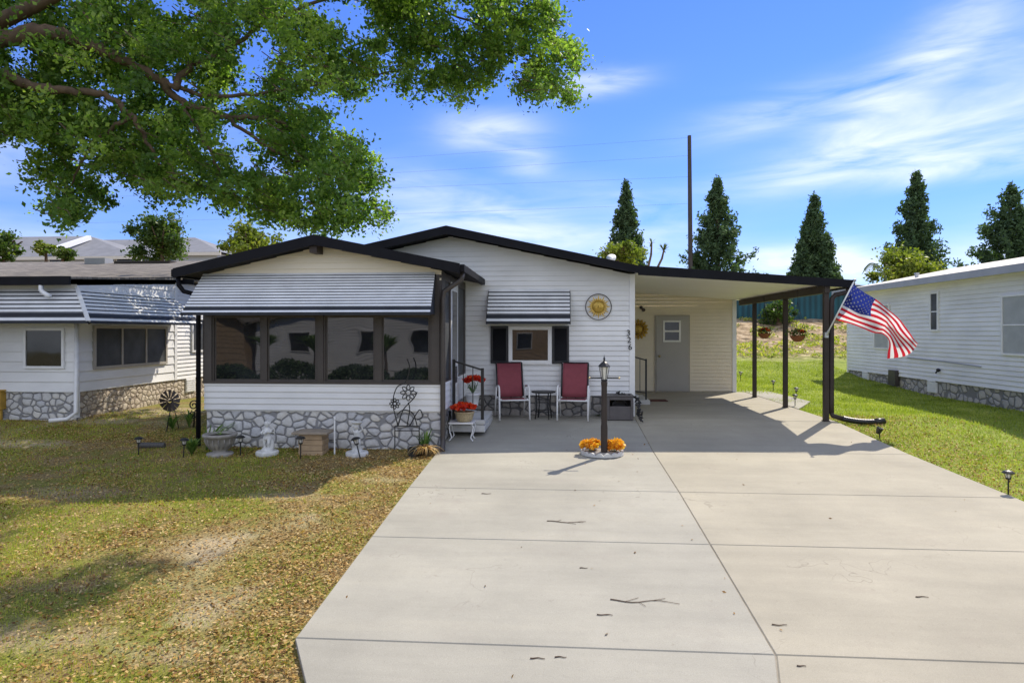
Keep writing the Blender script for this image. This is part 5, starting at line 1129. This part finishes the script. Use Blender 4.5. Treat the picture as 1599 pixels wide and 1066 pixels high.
for c, x in cl_:
    n = rs.randint(44, 92); s = rs.uniform(.10, .24); tone = min(1, max(0, rs.random()*.8+.35*vn(c[0]*1.1, c[1]*1.1, c[2]*1.4)+.1))
    ax = np.array([rs.gauss(0, 1), rs.gauss(0, 1), rs.gauss(-.5, .7)]); ax /= np.linalg.norm(ax)+1e-6; d = np.random.normal(size=(n, 3))*np.array([s, s, s*.7])*.72+ax*(np.random.rand(n, 1)-.5)*s*3.2; P.append(d+np.array(c)); rn_.append(np.clip(tone*.75+np.random.rand(n)*.3, 0, 1))
    if rs.random() < .5:
        q = Vector(c); tw.tube([q+Vector((rs.uniform(-.5, -.1), rs.uniform(-.2, .2), rs.uniform(.05, .3))), q+Vector((rs.uniform(-.1, .1), 0, .03)), q+Vector((rs.uniform(.05, .3), 0, rs.uniform(-.25, .05)))], [.012, .008, .003], 4)
P = np.concatenate(P); np.random.seed(3); npmesh('crown', leafquads(P, .094, .6, 0, .6), 4, np.concatenate(rn_), 'oak_leaf', oak); tw.build('twigs', 'bark', oak)['kind'] = 'stuff'

# ================================================================ GRASS AND LITTER
def on_drive(x, y): return (-1.92 if y > 4.5 else -1.92+(4.5-y)*.55) < x < rx(y)+.02 and y < 18.5
def blades(n, x0, x1, y0, y1, hmin, hmax, keep, wid, seed):
    rs = np.random.RandomState(seed); V = []; Rn = []
    d = rs.rand(n)
    for i in range(n):
        y = y0+(y1-y0)*d[i]**1.35; x = x0+(x1-x0)*rs.rand()
        if on_drive(x, y) or not keep(x, y, rs): continue
        z = lawn_z(x, y)-.005; h = hmin+(hmax-hmin)*rs.rand(); a = rs.rand()*6.283; ln = .7*h*rs.rand(); b2 = rs.rand()*6.283; w_ = wid*(1+.15*y)
        V += [(x-w_*math.cos(a), y-w_*math.sin(a), z), (x+w_*math.cos(a), y+w_*math.sin(a), z), (x+ln*math.cos(b2), y+ln*math.sin(b2), z+h)]; Rn.append(min(1, max(0, .25+.5*rs.rand()+.45*vn(x*1.3, y*1.3, 17)+.2*vn(x*4, y*4, 2))))
    return np.array(V), np.array(Rn)
def house_free(x, y): return not (pXL-.02 < x < pXR and y > PY) and not (x < NX and y > NY) and not (x > XL and x < XR and y > FY) 
def keepL(x, y, rs):
    if not house_free(x, y): return False
    if patch(x, y) > -.15+.35*vn(x*3, y*3) and rs.rand() < .6: return False
    v_ = vn(x*.55, y*.55, 1.5)+.5*vn(x*1.9, y*1.9, 3)+.15*vn(x*6, y*6, 8)
    if y > 10.3 and x < -6: v_ -= .25
    return rs.rand() < sstep(-.28, .28, v_+(.12 if x < -3 else -.08))
V, Rn = blades(240000, -12, -1.0, 3.0, 13.5, .015, .05, keepL, .0022, 1); o = npmesh('lawn_grass', V, 3, Rn, 'grass_l'); o['kind'] = 'stuff'; o['label'] = 'patchy olive grass on the left lawn'
def keepR(x, y, rs): return x < GX and y < 25.6+2*vn(x*.5, y*.5, 3) and rs.rand() < .55+.5*vn(x*.9, y*.9, 5)
V, Rn = blades(170000, 5.1, 10.2, 6.0, 29, .02, .065, keepR, .003, 2); o = npmesh('lawn_grass', V, 3, Rn, 'grass_r'); o['kind'] = 'stuff'; o['label'] = 'bright green grass on the right lawn'
def litter(n, fn, seed, size=.035):
    rs = np.random.RandomState(seed); P = []
    while len(P) < n:
        q = fn(rs)
        if q is not None: P.append(q)
    P = np.array(P); np.random.seed(seed); v = leafquads(P, size, .5, .72, .5); return v, np.random.rand(len(P))
def fL(rs):
    y = 3.0+(13-3.0)*rs.rand()**1.3; x = -12+11.0*rs.rand()
    if on_drive(x, y) or not house_free(x, y): return None
    if patch(x, y) > .0 and rs.rand() < .45: return None
    near = math.exp(-(-1.93-x)/.9); v_ = vn(x*.7, y*.7, 22)+.5*vn(x*2.4, y*2.4, 5)
    if rs.rand() > .22+.8*near+.9*max(0, v_): return None
    return (x, y, lawn_z(x, y)+.012+.015*rs.rand())
v1, r1 = litter(75000, fL, 5, .030)
def fR(rs):
    y = 5.5+8*rs.rand(); x = rx(y)+.02+abs(rs.normal())*1.2
    if x > GX: return None
    return (x, y, lawn_z(x, y)+.02+.02*rs.rand())
v2, r2 = litter(12000, fR, 6, .03)
def fD(rs):
    y = 3.2+8*rs.rand(); x = -1.8+7*rs.rand()
    if rs.rand() < .75 and not (abs(x-1.49) < .25 or abs(x-.6) < .7): return None
    return (x, y, gz(0, y)+.008)
v3, r3 = litter(45, fD, 7, .03)
o = npmesh('fallen_leaves', np.concatenate([v1, v2, v3]), 4, np.concatenate([r1, r2, r3*.4]), 'litter'); o['kind'] = 'stuff'; o['label'] = 'dry fallen leaves over lawn and drive'
rs_ = np.random.RandomState(77); Pb = []
while len(Pb) < 9000:
    x = 4+16*rs_.rand(); y = 25.5+8.8*rs_.rand()
    if vn(x*.9, y*.9, 40)+.4*vn(x*3, y*3, 41)+.25*(29-y)/4 < .05: continue
    Pb.append((x+rs_.normal()*.05, y+rs_.normal()*.05, lawn_z(x, y)+.02+.12*rs_.rand()))
np.random.seed(78); o = npmesh('bank_weeds', leafquads(np.array(Pb), .13, .6, .2, .4), 4, rs_.rand(9000), 'grass_l'); o['kind'] = 'stuff'; o['label'] = 'dry weeds and tufts on the bare bank below the fence'
# twigs on the drive
def twig(px, py, L_, label, br=3, seed=0):
    rs = random.Random(seed); q = ground(px, py); q.z = gz(0, q.y)+.006; b = MB(); n = 9
    pts = [q+Vector((L_*(k/(n-1)-.5), .05*L_*math.sin(k*.9+seed), 0)) for k in range(n)]
    for p in pts: p.z = gz(0, p.y)+.006
    b.tube(pts, [.005-.003*k/n for k in range(n)], 5)
    for j in range(br):
        p = pts[2+j*2 if 2+j*2 < n else n-1]; e = p+Vector((rs.uniform(.04, .12), rs.uniform(-.08, .08), 0)); e.z = gz(0, e.y)+.006; b.tube([p, e], .002, 4)
    tag(b.build('twig', 'bark', loc=q), label, 'twig', 'fallen twigs on the driveway')
twig(885, 815, .42, 'longest dry twig on the drive, between the two middle joints', 3, 1); twig(998, 939, .45, 'branched dry twig lying left of the long centre joint', 4, 2); twig(945, 960, .12, 'short straight twig in front of the branched one', 1, 3)
twig(840, 1028, .10, 'short dark twig near the bottom joint, left one', 0, 4); twig(876, 1026, .08, 'short thick twig near the bottom joint, right one', 0, 5); twig(912, 887, .07, 'tiny twig above the branched one', 0, 6); twig(760, 771, .12, 'thin twig just past the farthest sunlit joint', 0, 7)
twig(1218, 976, .11, 'thin curved twig right of the centre joint near the corner', 0, 8); twig(1252, 1040, .06, 'small dark twig at the bottom right of the joint corner', 0, 9); twig(1440, 932, .10, 'thin twig alone on the right half of the drive', 0, 10)

# ================================================================ ACROSS THE STREET (seen in the window reflections)
def across(x0, x1, mw, label, wins, e=.14):
    w = x1-x0; t = thing('opposite_house', label, 'house', (x0, -15, -1))
    b = MB().siding([(0, -.6), (w, -.6), (w, 2.4), (w/2, 3.5), (0, 2.4)], (x0, -15, 0), (1, 0, 0), (0, 1, 0), e); b.box(x0+.01, x1-.01, -24, -15.03, -1.1, 2.4); b.build('wall', mw, t)
    MB().prism([(x0-.4, 2.3), (x0+w/2, 3.65), (x1+.4, 2.3), (x1+.4, 2.15), (x0+w/2, 3.5), (x0-.4, 2.15)], -24.3, -14.6).build('roof', 'shingle', t)
    for x in wins: window(t, (x, -14.97, .5), (1, 0, 0), (0, 1, 0), 1.0, 1.3, mg='glass_dim')
across(-17.2, -5.6, 'siding', 'white home across the street, seen only in window reflections', (-15.2, -11.3, -8.2)); across(-24, -17.8, 'tan_stone', 'orange tan house across the street at the reflections left end', (-21,), .3)
across(-4.6, 4, 'tan_stone', 'peach house across the street, reflected in the small facade window', (-2.6, .8))
for i, (x, y) in enumerate(((-14.8, -11), (-12.1, -10.5), (-8.8, -11.5))):
    q = Vector((x, y, -1)); t = thing('yucca', ['tall yucca left before the white house across the street', 'tall yucca at the middle of the white house across the street', 'tall yucca right before the white house across the street', 'yucca before the peach house across the street'][i], 'plant', q)
    MB().tube([q, q+Vector((.05, 0, 1.0)), q+Vector((0, 0, 1.8))], [.12, .1, .08], 8).build('trunk', 'bark', t); straps('crown', '', q+Vector((0, 0, 1.6)), 150, 1.5, 1.3, .08, seed=40+i, parent=t)
for i, (x, r_) in enumerate(((-19, 1.5), (-15.8, 1.4), (-12.6, 1.6), (-9.2, 1.5), (-6.4, 1.3))):
    rs_ = np.random.RandomState(i+60); c = np.array((x, -9.5+.3*i, -.9)); d = rs_.normal(size=(2600, 3)); d /= np.linalg.norm(d, axis=1)[:, None]; d[:, 2] = abs(d[:, 2])*.75; P = c+d*r_*(.75+.25*rs_.rand(2600, 1))
    v = leafquads(P, .16, .3, 0, .6); o = npmesh('round_bush', v, 4, rs_.rand(2600), 'conifer', loc=tuple(c)); tag(o, 'dark round bush across the street, number %s along the verge from the tan house' % ('one', 'two', 'three', 'four', 'five')[i], 'bush', 'round bushes across the street')
